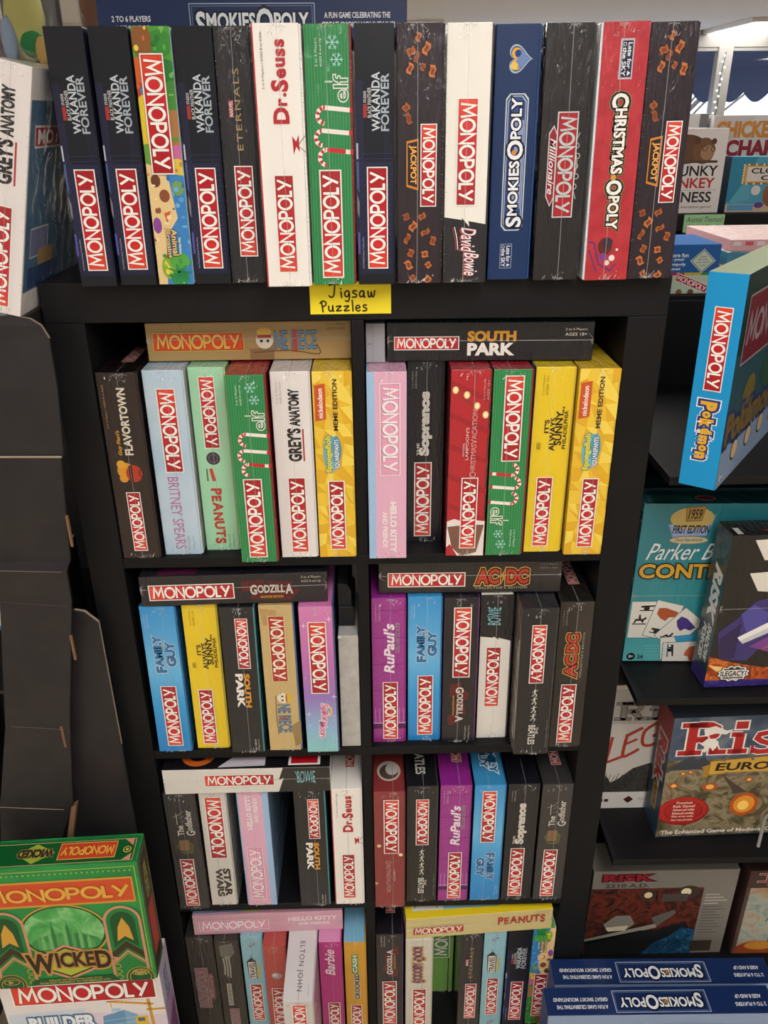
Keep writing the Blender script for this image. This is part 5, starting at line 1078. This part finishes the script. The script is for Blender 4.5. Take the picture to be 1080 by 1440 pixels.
def d_shadow(a):
    a.us = .68
    a.poly([(0, .93), (.3, .95), (.7, .93), (1.45, .95), (1.45, 1), (0, 1)], blotch('violet', 40, [(.3, '1f1a48'), (.55, '3a2f80'), (.75, '5a4a9a')], 2)); a.poly([(0, .78), (.2, .83), (.45, .87), (.7, .86), (.9, .9), (1.4, .92), (1.4, .96), (0, .95)], blotch('embers', 40, [(.3, '5a1f1a'), (.5, 'a5441f'), (.65, 'd9782f'), (.8, '3a2a5a')], 2)); a.poly([(0, .84), (.15, .86), (.35, .9), (.1, .9)], 'f0c27a')
    a.poly([(.03, .62), (.2, .50), (.27, .42), (.36, .40), (.38, .47), (.5, .52), (.45, .66), (.3, .82), (.08, .8)], '3a3272'); a.poly([(.18, .50), (.27, .44), (.4, .5), (.38, .66), (.25, .62)], '4f4a9a'); a.poly([(.05, .66), (.2, .56), (.2, .8), (.08, .8)], '2a2050')
    a.poly([(.36, .36), (.5, .28), (.62, .28), (.52, .38), (.42, .44)], 'a5322c'); a.poly([(.45, .30), (.55, .29), (.45, .4)], 'c94a3a')
    a.poly([(.19, .655), (.24, .70), (1.0, .42), (1.0, .30)], 'c9c9d0'); a.poly([(.19, .655), (.215, .68), (1.0, .36), (1, .30)], 'eceaea'); a.poly([(.3, .72), (.55, .60), (.75, .52), (.7, .62), (.45, .76)], '7a3f8a'); a.poly([(.4, .74), (.7, .6), (.65, .7)], 'b0605a')
    a.poly([(.5, .86), (.57, .90), (1, .62), (1, .50)], '8fa6c9'); a.poly([(.52, .87), (.56, .89), (1, .58), (1, .52)], 'd6e0ea'); a.disc(.8, .84, 2.6, '25252e', 2.2); a.ring(.8, .84, 1.9, .3, '5a5a66', 1.6)
    x, y = a.uv(.22, .905); g = [(x+(1 if k % 2 else .86)*2.9*math.cos(k*math.pi/12), y+(1 if k % 2 else .8)*1.75*math.sin(k*math.pi/12)) for k in range(24)]; a.polys([g], '1a1a1e'); a.polys([[(x+(q[0]-x)*.92, y+(q[1]-y)*.9) for q in g]], 'e2ded8'); a.polys([[(x+(q[0]-x)*.8, y+(q[1]-y)*.76) for q in g]], '2a2a30')
    a.rect(.125, .88, .315, .93, 'e2ded8')
    a.poly([(.17, .03), (1.0, .0), (1, .14), (.27, .155)], 'e2dcd2'); a.poly([(.18, .235), (1.0, .2), (1, .36), (.4, .36), (.27, .35)], 'e2dcd2')
def t_shadow(a):
    a.us = .68; a.text('A', .21, .855, .23, .872, 'H', 'e2ded8', .03); a.text('LEGACY', .13, .886, .31, .924, 'H', '1f1f24', .03); a.text('GAME', .18, .935, .26, .952, 'H', 'e2ded8', .03)
def sh_left(a):
    a.text('RISK', .30, .22, .85, .60, 'D', 'dcdcdc', .05, .3); a.text('SHADOW', .55, .60, .82, .85, 'D', 'd6d6d6', .04, .3); a.text('FORCES', .25, .62, .50, .86, 'D', 'd6d6d6', .04, .3); a.rect(0, .90, 1, 1, '3a2f70')
game('black and purple box with white slashes standing in front of the teal box', (68.9, 3.0, RZ[1]+.04), 30, 27.2, 5.0, (3.0, .6, 0), fin='wrap', base='1c1a1e', cover='2c3f44', top='2a1a1c', horizontal=True, draw=d_shadow, title=t_shadow, side_draw={'left': sh_left}, top_draw=lambda a: (a.poly([(.15, .7), (.5, .1), (1, .1), (1, .6)], '8a2a26'), a.poly([(.3, .9), (.6, .4), (1, .4), (1, .7)], 'b03a30'), a.rect(.03, .5, .06, .9, 'cfcfcf')))
# third shelf
def slab(a, u0, v0, u1, v1, c, w_, extra=0.0):
    (x0, y0), (x1, y1) = a.uv(u0, v1), a.uv(u1, v0); sx, sy = (x1-x0)/3.3, y1-y0; w = w_*sy+extra*2; ps = []
    T = lambda x, y: (x0+x*sx, y0+y*sy)
    def L_(pts, k=1.0): ps.extend(stroke([T(*q) for q in pts], w*k))
    def X(x, y, d): return (x, y)
    e = extra/sx
    L_([(.30, .0), (.30, 1)], 1.15); L_([(.02-e, .08), (.56+e, .08)], .72); L_([(.04-e, .93), (.6, .93)], .72); L_([(.4, .93), (.68, .92), (.84, .82), (.86, .72), (.82, .60), (.68, .5), (.4, .48)], .85); L_([(.55, .5), (.78, .30), (.88, .06)], 1.05); L_([(.72-e, .08), (1.12+e, .08)], .72)
    L_([(1.38, .0), (1.38, .62)], 1.1); L_([(1.16-e, .08), (1.60+e, .08)], .72); L_([(1.18-e, .60), (1.42, .60)], .72); L_([(1.25-e, .88), (1.52+e, .88)], 1.1)
    L_([(2.18, .58), (2.0, .62), (1.82, .58), (1.78, .46), (1.9, .36), (2.1, .28), (2.16, .16), (2.06, .05), (1.86, .04), (1.72, .1)], .72); L_([(2.19, .42), (2.19, .66)], .4); L_([(1.71, .0), (1.71, .24)], .4)
    L_([(2.52, .0), (2.52, 1)], 1.1); L_([(2.28-e, .08), (2.74+e, .08)], .72); L_([(2.3-e, .93), (2.55, .93)], .72); L_([(2.6, .3), (2.95, .6)], .8); L_([(2.72, .38), (3.02, .06)], .95); L_([(2.8-e, .60), (3.2+e, .60)], .6); L_([(2.86-e, .08), (3.26+e, .08)], .72)
    a.polys(ps, c)
def d_leg(a):
    a.rect(0, .86, 1, 1, 'e4e0dc'); a.us = .47
    a.rect(0, .03, .72, .30, 'bdb9b4'); a.rect(0, .86, 1, 1, 'e4e0dc'); a.poly([(0, .84), (.05, .72), (.1, .78), (.18, .74), (.3, .66), (.45, .62), (.7, .6), (1, .62), (1, .86), (0, .86)], blotch('army', 70, [(.3, '1a1918'), (.5, '4a4744'), (.65, '2a2826'), (.8, '8a8682')], 2))
    for k in range(8): a.line([(.02+.03*k, .84), (.05+.04*k, .70+.01*(k % 3))], .12, '2a2826')
    a.disc(.62, .66, 3.5, '55504c', 1.2); x, y = a.uv(.30, .925); a.polys([[(x-.95, y), (x, y+.85), (x+.95, y), (x, y-.85)]], '241a1c'); a.polys([[(x-.5, y), (x, y+.45), (x+.5, y), (x, y-.45)]], '6a2a2a'); a.text('PLAY IT', .40, .91, .5, .935, 'H', '9a8a88', .0)
    a.disc(.02, .93, .5, '2a2a2a'); a.line([(.06, .93), (.10, .93)], .7, '3a3a3a')
def t_leg(a):
    a.us = .47
    slab(a, .05, .13, .98, .27, '4a4745', .2, .12); slab(a, .05, .13, .98, .27, '8f8c88', .2)
    c = 'b0402c'
    a.line([(.06, .40), (.04, .52), (.03, .60), (.1, .585), (.19, .555)], .6, c, True); a.line([(.20, .38), (.18, .55), (.25, .54), (.33, .50)], .6, c, True); a.line([(.2, .39), (.34, .33)], .6, c); a.line([(.19, .46), (.30, .42)], .5, c); a.line([(.47, .29), (.36, .36), (.36, .46), (.44, .47), (.52, .42), (.5, .38), (.44, .40)], .6, c, True)
game('white-grey box with spray-painted red letters on the third right-hand shelf', (62.9, 12.2, RZ[2]+.04), 40, 28.4, 7, (0, 0, 0), fin='card', base='d3cfca', cover='8a8682', top='b5b1ac', horizontal=True, draw=d_leg, title=t_leg)
def d_eur(a):
    a.rect(0, .30, 1, .99, blotch('war', 22, [(.28, '2a261c'), (.42, '5a5038'), (.55, '8f8468'), (.68, '6a4a34'), (.8, 'b5a888')], 2.0)); a.rect(0, .0, 1, .33, '3f4f66'); a.us = .68
    a.rect(0, 0, 1.5, .34, blotch('warsky', 14, [(.3, '2f3d52'), (.6, '55647a'), (.8, '8a8a86')], 1.0)); a.poly([(.05, .38), (.16, .30), (.2, .34), (.24, .31), (.3, .38), (.5, .42), (0, .42)], '3a4048')
    for u, v, r in ((.07, .55, .6), (.32, .57, .9), (.12, .45, .4), (.17, .44, .35), (.58, .52, .5), (.85, .45, .5)): a.disc(u, v, r*1.6, 'a5542a', r); a.disc(u, v, r*.8, 'f0b25a', r*.6)
    a.poly([(.38, .46), (.5, .56), (.58, .62), (.5, .64), (.44, .55)], '4a4038')
    a.disc(.58, .73, 2.6, 'b0562a', 2.7); a.disc(.58, .73, 1.9, 'e0932f', 2.0); a.disc(.575, .74, 1.0, 'f6cf6a', 1.1)
    a.disc(.165, .77, 4.6, '8f1f20', 3.3); a.disc(.16, .765, 4.4, 'b02a28', 3.1); a.disc(.165, .77, 3.5, '8a1f20', 2.35); a.disc(.165, .77, 3.3, 'a52826', 2.2)
    a.uo = -.055; a.poly([(.37, .35), (.95, .31), (.95, .43), (.37, .475)], '8a6a24'); a.poly([(.375, .357), (.95, .318), (.95, .422), (.375, .465)], 'c99f42'); a.poly([(.32, .40), (.37, .38), (.37, .49), (.33, .48), (.345, .44)], 'a5802f'); a.ring(.56, .38, 2.6, .5, '6a6a66', 2.6); a.rect(.375, .358, .95, .45, 'c99f42'); a.uo = 0
def t_eur(a):
    a.us = .68
    slab(a, .05, .04, 1.02, .30, 'e6e2da', .2, .28); slab(a, .05, .04, 1.02, .30, 'b02a2c', .2); a.line([(.28, .21), (.21, .10)], .25, 'e6e2da'); a.poly([(.21, .09), (.28, .07), (.36, .11), (.41, .10), (.36, .14), (.29, .13), (.22, .15)], 'e6e2da'); a.poly([(.20, .21), (.24, .17), (.29, .17), (.32, .20), (.31, .24), (.29, .27), (.27, .24), (.24, .28), (.22, .27), (.23, .23)], 'e6e2da')
    a.text('EUROPE', .33, .37, .85, .435, 'H', '2a2014', .03, .1)
    for i, t in enumerate(('Premium', 'Risk Game!', 'Advanced rules', 'Enhanced combat', 'Elite army units', 'New siege gameplay')): v = .685+.03*i; w_ = .055 if i == 0 else .075; a.text(t, .165-w_, v, .165+w_, v+.022, 'H', 'e2c9b8', .015)
    a.text('The Enhanced Game of Medieval Conquest', .03, .935, .98, .98, 'H', 'ece6dc', .02)
def eur_left(a): a.rect(0, 0, 1, .3, '8a2a2c'); a.text('Risk', .25, .22, .80, .62, 'D', 'a5302c', .05, out=[('c9c0b8', .09)]); a.rect(.35, .63, .7, .83, 'b08a3a'); a.text('EUROPE', .42, .65, .62, .81, 'D', '2a2014', .03)
game('war-picture box with red wax seal and large red title, third right-hand shelf', (70.6, 5.2, RZ[2]+.04), 38, 27.0, 6.4, (1.0, -.5, 0), fin='card', base='2f3f52', cover='33475c', top='3a3f48', horizontal=True, draw=d_eur, title=t_eur, side_draw={'left': eur_left})
# fourth shelf
def d_2210(a):
    a.rect(0, .20, .78, 1, blotch('robot', 26, [(.3, '1c1816'), (.45, '4a2a24'), (.58, '7a3426'), (.7, '3a3230'), (.82, '8a6a4a')], 2.5)); a.poly([(.0, .98), (.02, .80), (.2, .66), (.5, .70), (.7, .60), (.78, .8), (.78, 1), (0, 1)], '2a2a2c')
    a.poly([(.12, .62), (.2, .52), (.3, .52), (.34, .62), (.28, .70), (.15, .70)], '8f8a80'); a.poly([(.14, .66), (.3, .64), (.28, .70), (.16, .71)], 'e0d2b0'); a.poly([(0, .80), (.5, .62), (.5, .67), (0, .86)], 'a59f94'); a.poly([(.0, .83), (.4, .70), (.4, .72), (.0, .87)], '1c1c1e'); a.poly([(.45, .55), (.6, .46), (.62, .50), (.5, .66)], '6f6a64')
    a.disc(.40, .28, 1.6, '4a4038', 1.4); a.disc(.40, .28, .8, 'f4dcb0', .8); a.disc(.68, .25, 2.2, '4a4038', 1.7); a.disc(.66, .25, 1.0, 'f8e6c0', 1.0); a.rect(.5, .27, .68, .36, '57504a'); a.poly([(.42, 1), (.5, .86), (.6, .78), (.68, .68), (.78, .70), (.78, 1)], blotch('blueglow', 60, [(.3, '16324a'), (.55, '24587c'), (.75, '4a8ab0')], 2))
    for k in range(14): a.rect(.80, .28+.035*k, .90+.06*((k*7) % 3)/2, .292+.035*k, '6f6a64' if k > 3 else 'c4beb4')
    a.rect(.77, .84, .92, .97, '4a3f36')
def t_2210(a): a.text('RISK', .07, .035, .42, .115, 'H', '9a2a36', .04, out=[('4a1a20', .065)]); a.text('2210 A.D.', .09, .14, .39, .185, 'H', '4a4644', .02)
game('grey box with a dark robot battle picture, on the lowest right-hand shelf', (56.5, 8.4, RZ[3]+.04), 28.2, 23.4, 7, (.4, .6, 0), fin='card', base='8a847c', cover='5a5652', top='77716a', horizontal=True, draw=d_2210, title=t_2210)
def d_gods(a):
    a.rect(0, 0, 1, .2, '4a3432'); a.rect(.03, .2, 1, 1, blotch('gods', 16, [(.3, '6a7a78'), (.5, 'a9b0a6'), (.65, 'b08a62'), (.8, '8a4a30')], 1.5)); a.disc(.5, .32, 6, 'b9c4c0', 2); a.disc(.2, .95, 5, '9a4a2c', 2.5); a.disc(.2, .9, 3, 'c98a3a', 1.2); a.poly([(.25, .85), (.28, .55), (.36, .42), (.45, .4), (.5, .5), (.48, .7), (.55, .9)], '8a5f42'); a.disc(.38, .38, 1.2, '6a5a4a'); a.line([(.2, .6), (.34, .25)], .25, '5a4632'); a.poly([(.5, .6), (.9, .55), (.9, 1), (.45, .9)], 'a5543a')
game('brown box with an ancient-warrior picture at the right edge, on the lowest right-hand shelf', (86.0, 8.0, RZ[3]+.04), 27, 23.2, 7, (0, .4, 0), fin='card', base='5a4440', cover='4a3834', top='3a2c2a', horizontal=True, draw=d_gods,
     title=lambda a: (slab(a, .06, .03, .9, .13, 'd6cfc4', .2, .12), slab(a, .06, .03, .9, .13, '9a2a2c', .2), a.text('GODSTORM', .14, .135, .8, .185, 'H', 'c9bfb0', .02)))
# two navy boxes standing at the lower right, on a low stand
def sm_top(a):
    a.frame(.30, .14, .715, .92, .12, 'a9b6c8'); a.frame(.307, .20, .708, .86, .06, '6f84a8')
    a.text(SMO, .325, .24, .69, .82, 'X', 'dfe4ea', .03, out=[('0f1730', .09)]); a.disc(.53, .55, .4, 'b0783a')
    a.text('A FUN GAME CELEBRATING THE', .045, .64, .27, .78, 'X', 'd0d5de', .03); a.text('GREAT SMOKY MOUNTAINS!', .035, .38, .275, .52, 'X', 'd0d5de', .03)
    a.text('AGES 8 AND UP', .84, .32, .955, .46, 'X', 'd0d5de', .03); a.text('2 TO 6 PLAYERS', .83, .60, .965, .74, 'X', 'd0d5de', .03)
def sm_front(a):
    a.poly([(0, 0), (1, 0), (1, .12), (.6, .08), (.3, .13), (0, .1)], '8fa3c4'); a.frame(.08, .14, .98, .5, .3, '1f3558'); a.rect(.09, .155, .97, .49, '5f7fae')
    a.text(SMO, .12, .18, .94, .45, 'H', 'e6eaf0', .03, out=[('16213f', .09)])
for lab, loc, rt in (('rear one of the two navy boxes with upside-down titles, lower right corner', (53.2, -6.0, -151.3+2.6), (-1.0, 0, 0)),
                     ('front one of the two navy boxes with upside-down titles, lower right corner', (50.6, -12.6, -148.8), (-.7, 0, 0))):
    game(lab, loc, 40, 25.6 if loc[1] < -10 else 24.0, 5.2, rt, fin='card', base='7f98bd', cover='2f4a78', top='1d2f5c', horizontal=True, draw=sm_front, top_draw=sm_top, group='navy boxes at the lower right corner')

# ------------------------------------------------------------------ behind, right: another shelf run
bs = thing('shelf_rack', 'black shelf rack behind the bookcase on the right with party-game boxes on top', 'shelf rack', (90, 60, FLOOR))
def bpart(name, x0, y0, z0, x1, y1, z1):
    mb = MB(); mb.box(x0-90, y0-60, z0-FLOOR, x1-90, y1-60, z1-FLOOR, LAM, .12); return mb.obj(name, bs)
bpart('shelf', 44.5, 45, -12.5, 134, 78, -11.2); bpart('shelf', 44.5, 84, -4.9, 160, 118, -1.4); bpart('back_panel', 44.5, 118.05, FLOOR, 160, 119.5, -1.4); bpart('side_panel', 43.2, 45, FLOOR, 44.48, 119.5, -12.6); bpart('divider', 44.6, 78.05, FLOOR, 134, 79, -12.6)
bpart('side_panel', 160.02, 84, FLOOR, 161.5, 119.5, -1.4)
gt = thing('shelf_tag', 'pale green handwritten tag on the front edge of the far shelf', 'tag', (74.4, 83.9, -5.2))
mb = MB(); mb.box(-4.4, -.05, 0, 4.4, .05, 3.7, mat('a9dba4', 'matte'), 0); a_ = Art(mb, 8.8, 3.7, 'front', 'matte', lift=.06); a_.text('Animal Themed', .06, .12, .95, .42, 'H', '3a4a3a', -.005, .2); a_.text('(Lots of Cats!!)', .08, .55, .90, .90, 'H', '3a4a3a', -.005, .2); mb.obj('paper', gt)
def d_chunk(a):
    a.disc(.46, .24, 4.6, '6a4a34', 2.9, 24); a.disc(.70, .26, 2.4, '77543c', 2.6); a.disc(.75, .28, 1.5, 'a5805f', 1.5); a.disc(.60, .14, .7, '5a3f2c'); a.disc(.82, .15, .6, '5a3f2c'); a.ring(.71, .23, .5, .12, '2a2420'); a.ring(.82, .24, .45, .12, '2a2420'); a.rect(.1, .37, .9, .40, '5a4030'); a.rect(.08, .72, .95, .724, '8a8480')
def t_chunk(a): a.text('CHUNKY', .14, .43, .92, .555, 'H', '2a2626', .02); a.text('MONKEY', .12, .575, .90, .70, 'H', 'c2302c', .02); a.text('BUSINESS', .10, .74, .88, .87, 'H', '2a2626', .02); a.text('The wild fill-in-the-blank game!', .10, .91, .90, .945, 'H', '8a5a58', .01)
game('white party-game box with a brown ape picture on the far shelf behind, upper right', (69.6, 85.5, -1.35), 16.4, 16.8, 12, (3, 0, 0), fin='card', base='e6e2de', cover='cfcac6', top='c9c6c4', horizontal=True, draw=d_chunk, title=t_chunk, top_draw=lambda a: (a.disc(.6, .7, 1.6, 'b0562f', 1.4), a.rect(.75, .1, .97, .95, '6a6a6e')))
def d_chick(a):
    a.poly([(0, 0), (.4, 0), (0, .5)], 'c9c0bc'); a.disc(.9, .38, 2.2, 'c97a3a', 1.2); a.poly([(.7, .42), (.95, .34), (.9, .44)], 'b0562a')
def t_chick(a):
    a.text('CHICKEN', .03, .06, .62, .24, 'H', 'c9823a', .05); a.text('CHARADES', .14, .26, 1.0, .44, 'H', '8f2434', .05)
ck = game('pale grey box with orange and dark red title right of the ape box', (91.0, 98, -1.35), 24, 19.2, 7, (-3, 0, 0), fin='card', base='d3cecb', cover='b5b0ae', top='c9c4c2', horizontal=True, draw=d_chick, title=t_chick)
game('clear-lidded pale box with an orange toy behind the ape box', (71.6, 101, -1.35), 14, 19.6, 8, fin='wrap', base='c6c3c2', cover='b5b2b2', horizontal=True, draw=lambda a: (a.disc(.5, .10, 1.5, 'c0562a', 1.2), a.rect(.86, 0, 1, .5, '6a696c')))
def d_cloak(a):
    a.poly([(0, 0), (.35, .0), (.25, .35), (.05, .8), (0, .8)], '2f86a5'); a.poly([(.05, .8), (.25, .35), (.32, .75), (.1, .85)], '5aa8bf'); a.rect(0, .85, 1, 1, 'c9b49a'); a.rect(.03, .86, .38, .97, '5a9ac4')
    a.rect(.17, .13, 1, .49, '8a6a3a'); a.rect(.20, .155, 1, .465, 'c9a05a'); a.rect(.23, .18, 1, .44, 'e0dcd2')
    for k in range(8): a.disc(.185, .15+.045*k, .22, 'f6e2a0'); a.disc(.24+.1*k, .14, .22, 'f6e2a0'); a.disc(.24+.1*k, .48, .22, 'f6e2a0')
    a.disc(.62, .68, 2.2, '8a5a34', 2.6); a.disc(.60, .54, 1.3, '9a6a42', 1.1); a.disc(.38, .60, 1.0, 'dcd8d4', 1.0); a.disc(.45, .87, 1.0, '6a3a86', .6)
def t_cloak(a): a.text('CLOAKED', .28, .20, .98, .30, 'H', '3a3430', .03); a.text('CATS', .42, .33, .85, .42, 'H', '3a3430', .03)
game('blue box with a bulb-framed sign and brown cat on the far shelf', (87.4, 86, -1.35), 16, 11.2, 4.5, (-2, 0, 0), fin='card', base='4f9fbc', cover='3a5f7a', top='5aa0ba', horizontal=True, draw=d_cloak, title=t_cloak)
def d_fun(a):
    a.rect(0, .60, 1, 1, 'b9cbb4'); [a.rect(.2*k, .565, .2*k+.2, .62, c) for k, c in enumerate(('a5304c', 'a5304c', 'a5304c', 'd0b03a', '3a8a5a'))]
    x, y = a.uv(.80, .33); a.polys([[(x-2.3, y), (x, y+2.1), (x+2.3, y), (x, y-2.1)]], 'c9d2c0'); a.polys([p for k in range(4) for p in stroke([(x+2.0*math.cos(k*math.pi/2), y+1.85*math.sin(k*math.pi/2)), (x+2.0*math.cos((k+1)*math.pi/2), y+1.85*math.sin((k+1)*math.pi/2))], .14)], '6a7a6a')
    x, y = a.uv(.70, .78); c, s_ = math.cos(-.38), math.sin(-.38)
    for e, cc in ((.12, 'e6e0d8'), (0, 'b02a34')): a.polys([[(x+px*c-py*s_, y+px*s_+py*c) for px, py in ((-3.1-e, -.62-e), (3.1+e, -.62-e), (3.1+e, .62+e), (-3.1-e, .62+e))]], cc)
    ps, L_ = wordmark(); a.polys([[(x+(q[0]/L_-.5)*5.8*c-(q[1]-.5)*.85*s_, y+(q[0]/L_-.5)*5.8*s_+(q[1]-.5)*.85*c) for q in p] for p in ps], 'ece6e2')
    a.disc(.56, .97, .55, '8a5a3a'); a.disc(.70, .97, .55, '6a4a34')
def t_fun(a):
    a.text('more fun', .38, .17, .62, .25, 'H', 'e2e8ee', .03); a.text('to your', .38, .27, .58, .34, 'H', 'e2e8ee', .03); a.text('monopoly', .34, .36, .60, .44, 'H', 'e2e8ee', .03); a.text('game!', .38, .455, .54, .53, 'H', 'e2e8ee', .03)
    for i, t in enumerate(('Classic', 'Monopoly', 'game required', 'to play')): w_ = (.04, .055, .075, .035)[i]; a.text(t, .80-w_, .22+.06*i, .80+w_, .255+.06*i, 'H', '4a5a4a', .01)
game('blue and pale green box with a diamond-shaped badge, low behind the right-hand shelving', (56.4, 46.5, -11.15), 15, 8.5, 14, (0, 0, 0), fin='card', base='2a5f9f', cover='24528a', top='2f66a5', horizontal=True, draw=d_fun, title=t_fun)
for k, (lab, z, h, c, tcol) in enumerate((('lower red-pink box of the flat stack behind the cyan-blue box', -11.15, 4.4, 'a53a4a', 'b8505c'), ('middle teal box of the flat stack behind the cyan-blue box', -6.7, 2.4, '4a86a0', '6a9ab0'), ('topmost pale pink speckled box of the flat stack behind the cyan-blue box', -4.25, 2.0, 'd6a5a8', 'dcbcbc'))):
    game(lab, (77.2+.6*k, 47.5+.8*k, z), 24, h, 22, (-1+k, 0, 0), fin='card', base=c, cover=c, top=blotch('stk%d' % k, 60, [(.4, tcol), (.6, 'e6d6d2')]), horizontal=True, group='flat boxes stacked behind the right-hand shelving', draw=(lambda a: [a.rect(.02+.09*j, .15, .08+.09*j, .5, cc) for j, cc in enumerate(['e2d2d0', 'c95a6a']*5)]) if k != 1 else None)
# behind, left: plush and puzzles in clear bags on a rack
rk = thing('wire_rack', 'tall grey rack behind at the upper left carrying bagged toys', 'rack', (-62, 72, FLOOR))
mb = MB(); mb.box(-34, -14, 168, 48, 14, 170, mat('8a8886', 'card'), .2); mb.obj('shelf', rk)
for x in (-33, 47):
    for y in (-13, 13): mb = MB(); mb.tube([(x, y, 0), (x, y, 168)], .9, mat('8a8886', 'card')); mb.obj('post', rk)
zt = 170+FLOOR+.05
film_thin = plastic_film().copy(); film_thin.node_tree.nodes['Mix Shader'].inputs[0].default_value = .12
def toy(label, x, y, W, H, blobs, back, tall_bag=True):
    t = thing('bagged_toy', label, 'toy', (x, y, zt), (0, 0, 0), 'bagged toys at the upper left')
    mb = MB(); mb.box(-W/2, 3, 0, W/2, 3.5, H, mat(back, 'card'), .1); mb.obj('backing_card', t)
    mb = MB()
    for q_, (bx, bz, r, c, sx, sz) in enumerate(blobs): mb.ball((bx, -.5*q_, bz+5), r, mat(c, 'matte'), (sx, .6, sz))
    mb.obj('plush', t, True)
    mb = MB(); f = plastic_film(); N = 8
    for i in range(N):
        x0, x1 = -W/2+W*i/N, -W/2+W*(i+1)/N; y0, y1 = -3.4*math.sin(math.pi*i/N)-.2, -3.4*math.sin(math.pi*(i+1)/N)-.2
        mb.face([(x0, y0, 0), (x1, y1, 0), (x1*.96, y1*.4+1.8, H), (x0*.96, y0*.4+1.8, H)], film_thin)
    mb.obj('clear_bag', t)
toy('pink and blue toy in a clear bag at the extreme upper left corner', -71, 68, 13, 21, [(0, 9, 3.2, 'c9506f', .7, 2.2), (-3, 7, 2.8, '7f8fb8', 1, 1.6), (3, 5, 2.6, 'b8a09c', 1, 1.5)], 'a8a09c')
toy('yellow-green bagged toy with red and green centre at the upper left', -58.2, 66, 10.5, 21, [(-.3, 8.5, 3.6, 'b0ac6a', 1, 2.0), (.3, 8.0, 2.2, 'c9604a', 1.1, .9), (.6, 4.6, 2.2, '2f7a45', 1, 1.1), (-3, 5, 1.6, '8f9fb8', .9, 2.4), (2.6, 3.2, 1.5, 'b5975a', .8, 1.6), (0, 14, 1.8, 'a8ab78', 1, 1.3)], '4a464a')
toy('brown jagged toy picture in a clear bag, just left of the wide navy box', -45.3, 70, 11, 20, [(-1, 8, 3.0, '6a4a3c', 1.1, 1.6), (-3, 11, 1.6, '6f5040', .8, 1.8), (2, 7, 2.4, '5f4438', 1, 1.2)], 'a8a6a6')
toy('blue and rose bagged toy beside the left end of the wide navy box', -33.5, 70, 10, 20, [(-2.5, 9, 2.4, '4f7a9c', .8, 1.7), (1, 7, 2.4, '8f8aa0', 1, 1.2), (3, 5, 2, 'a8807c', .9, 1.3)], 'b0aaa8')
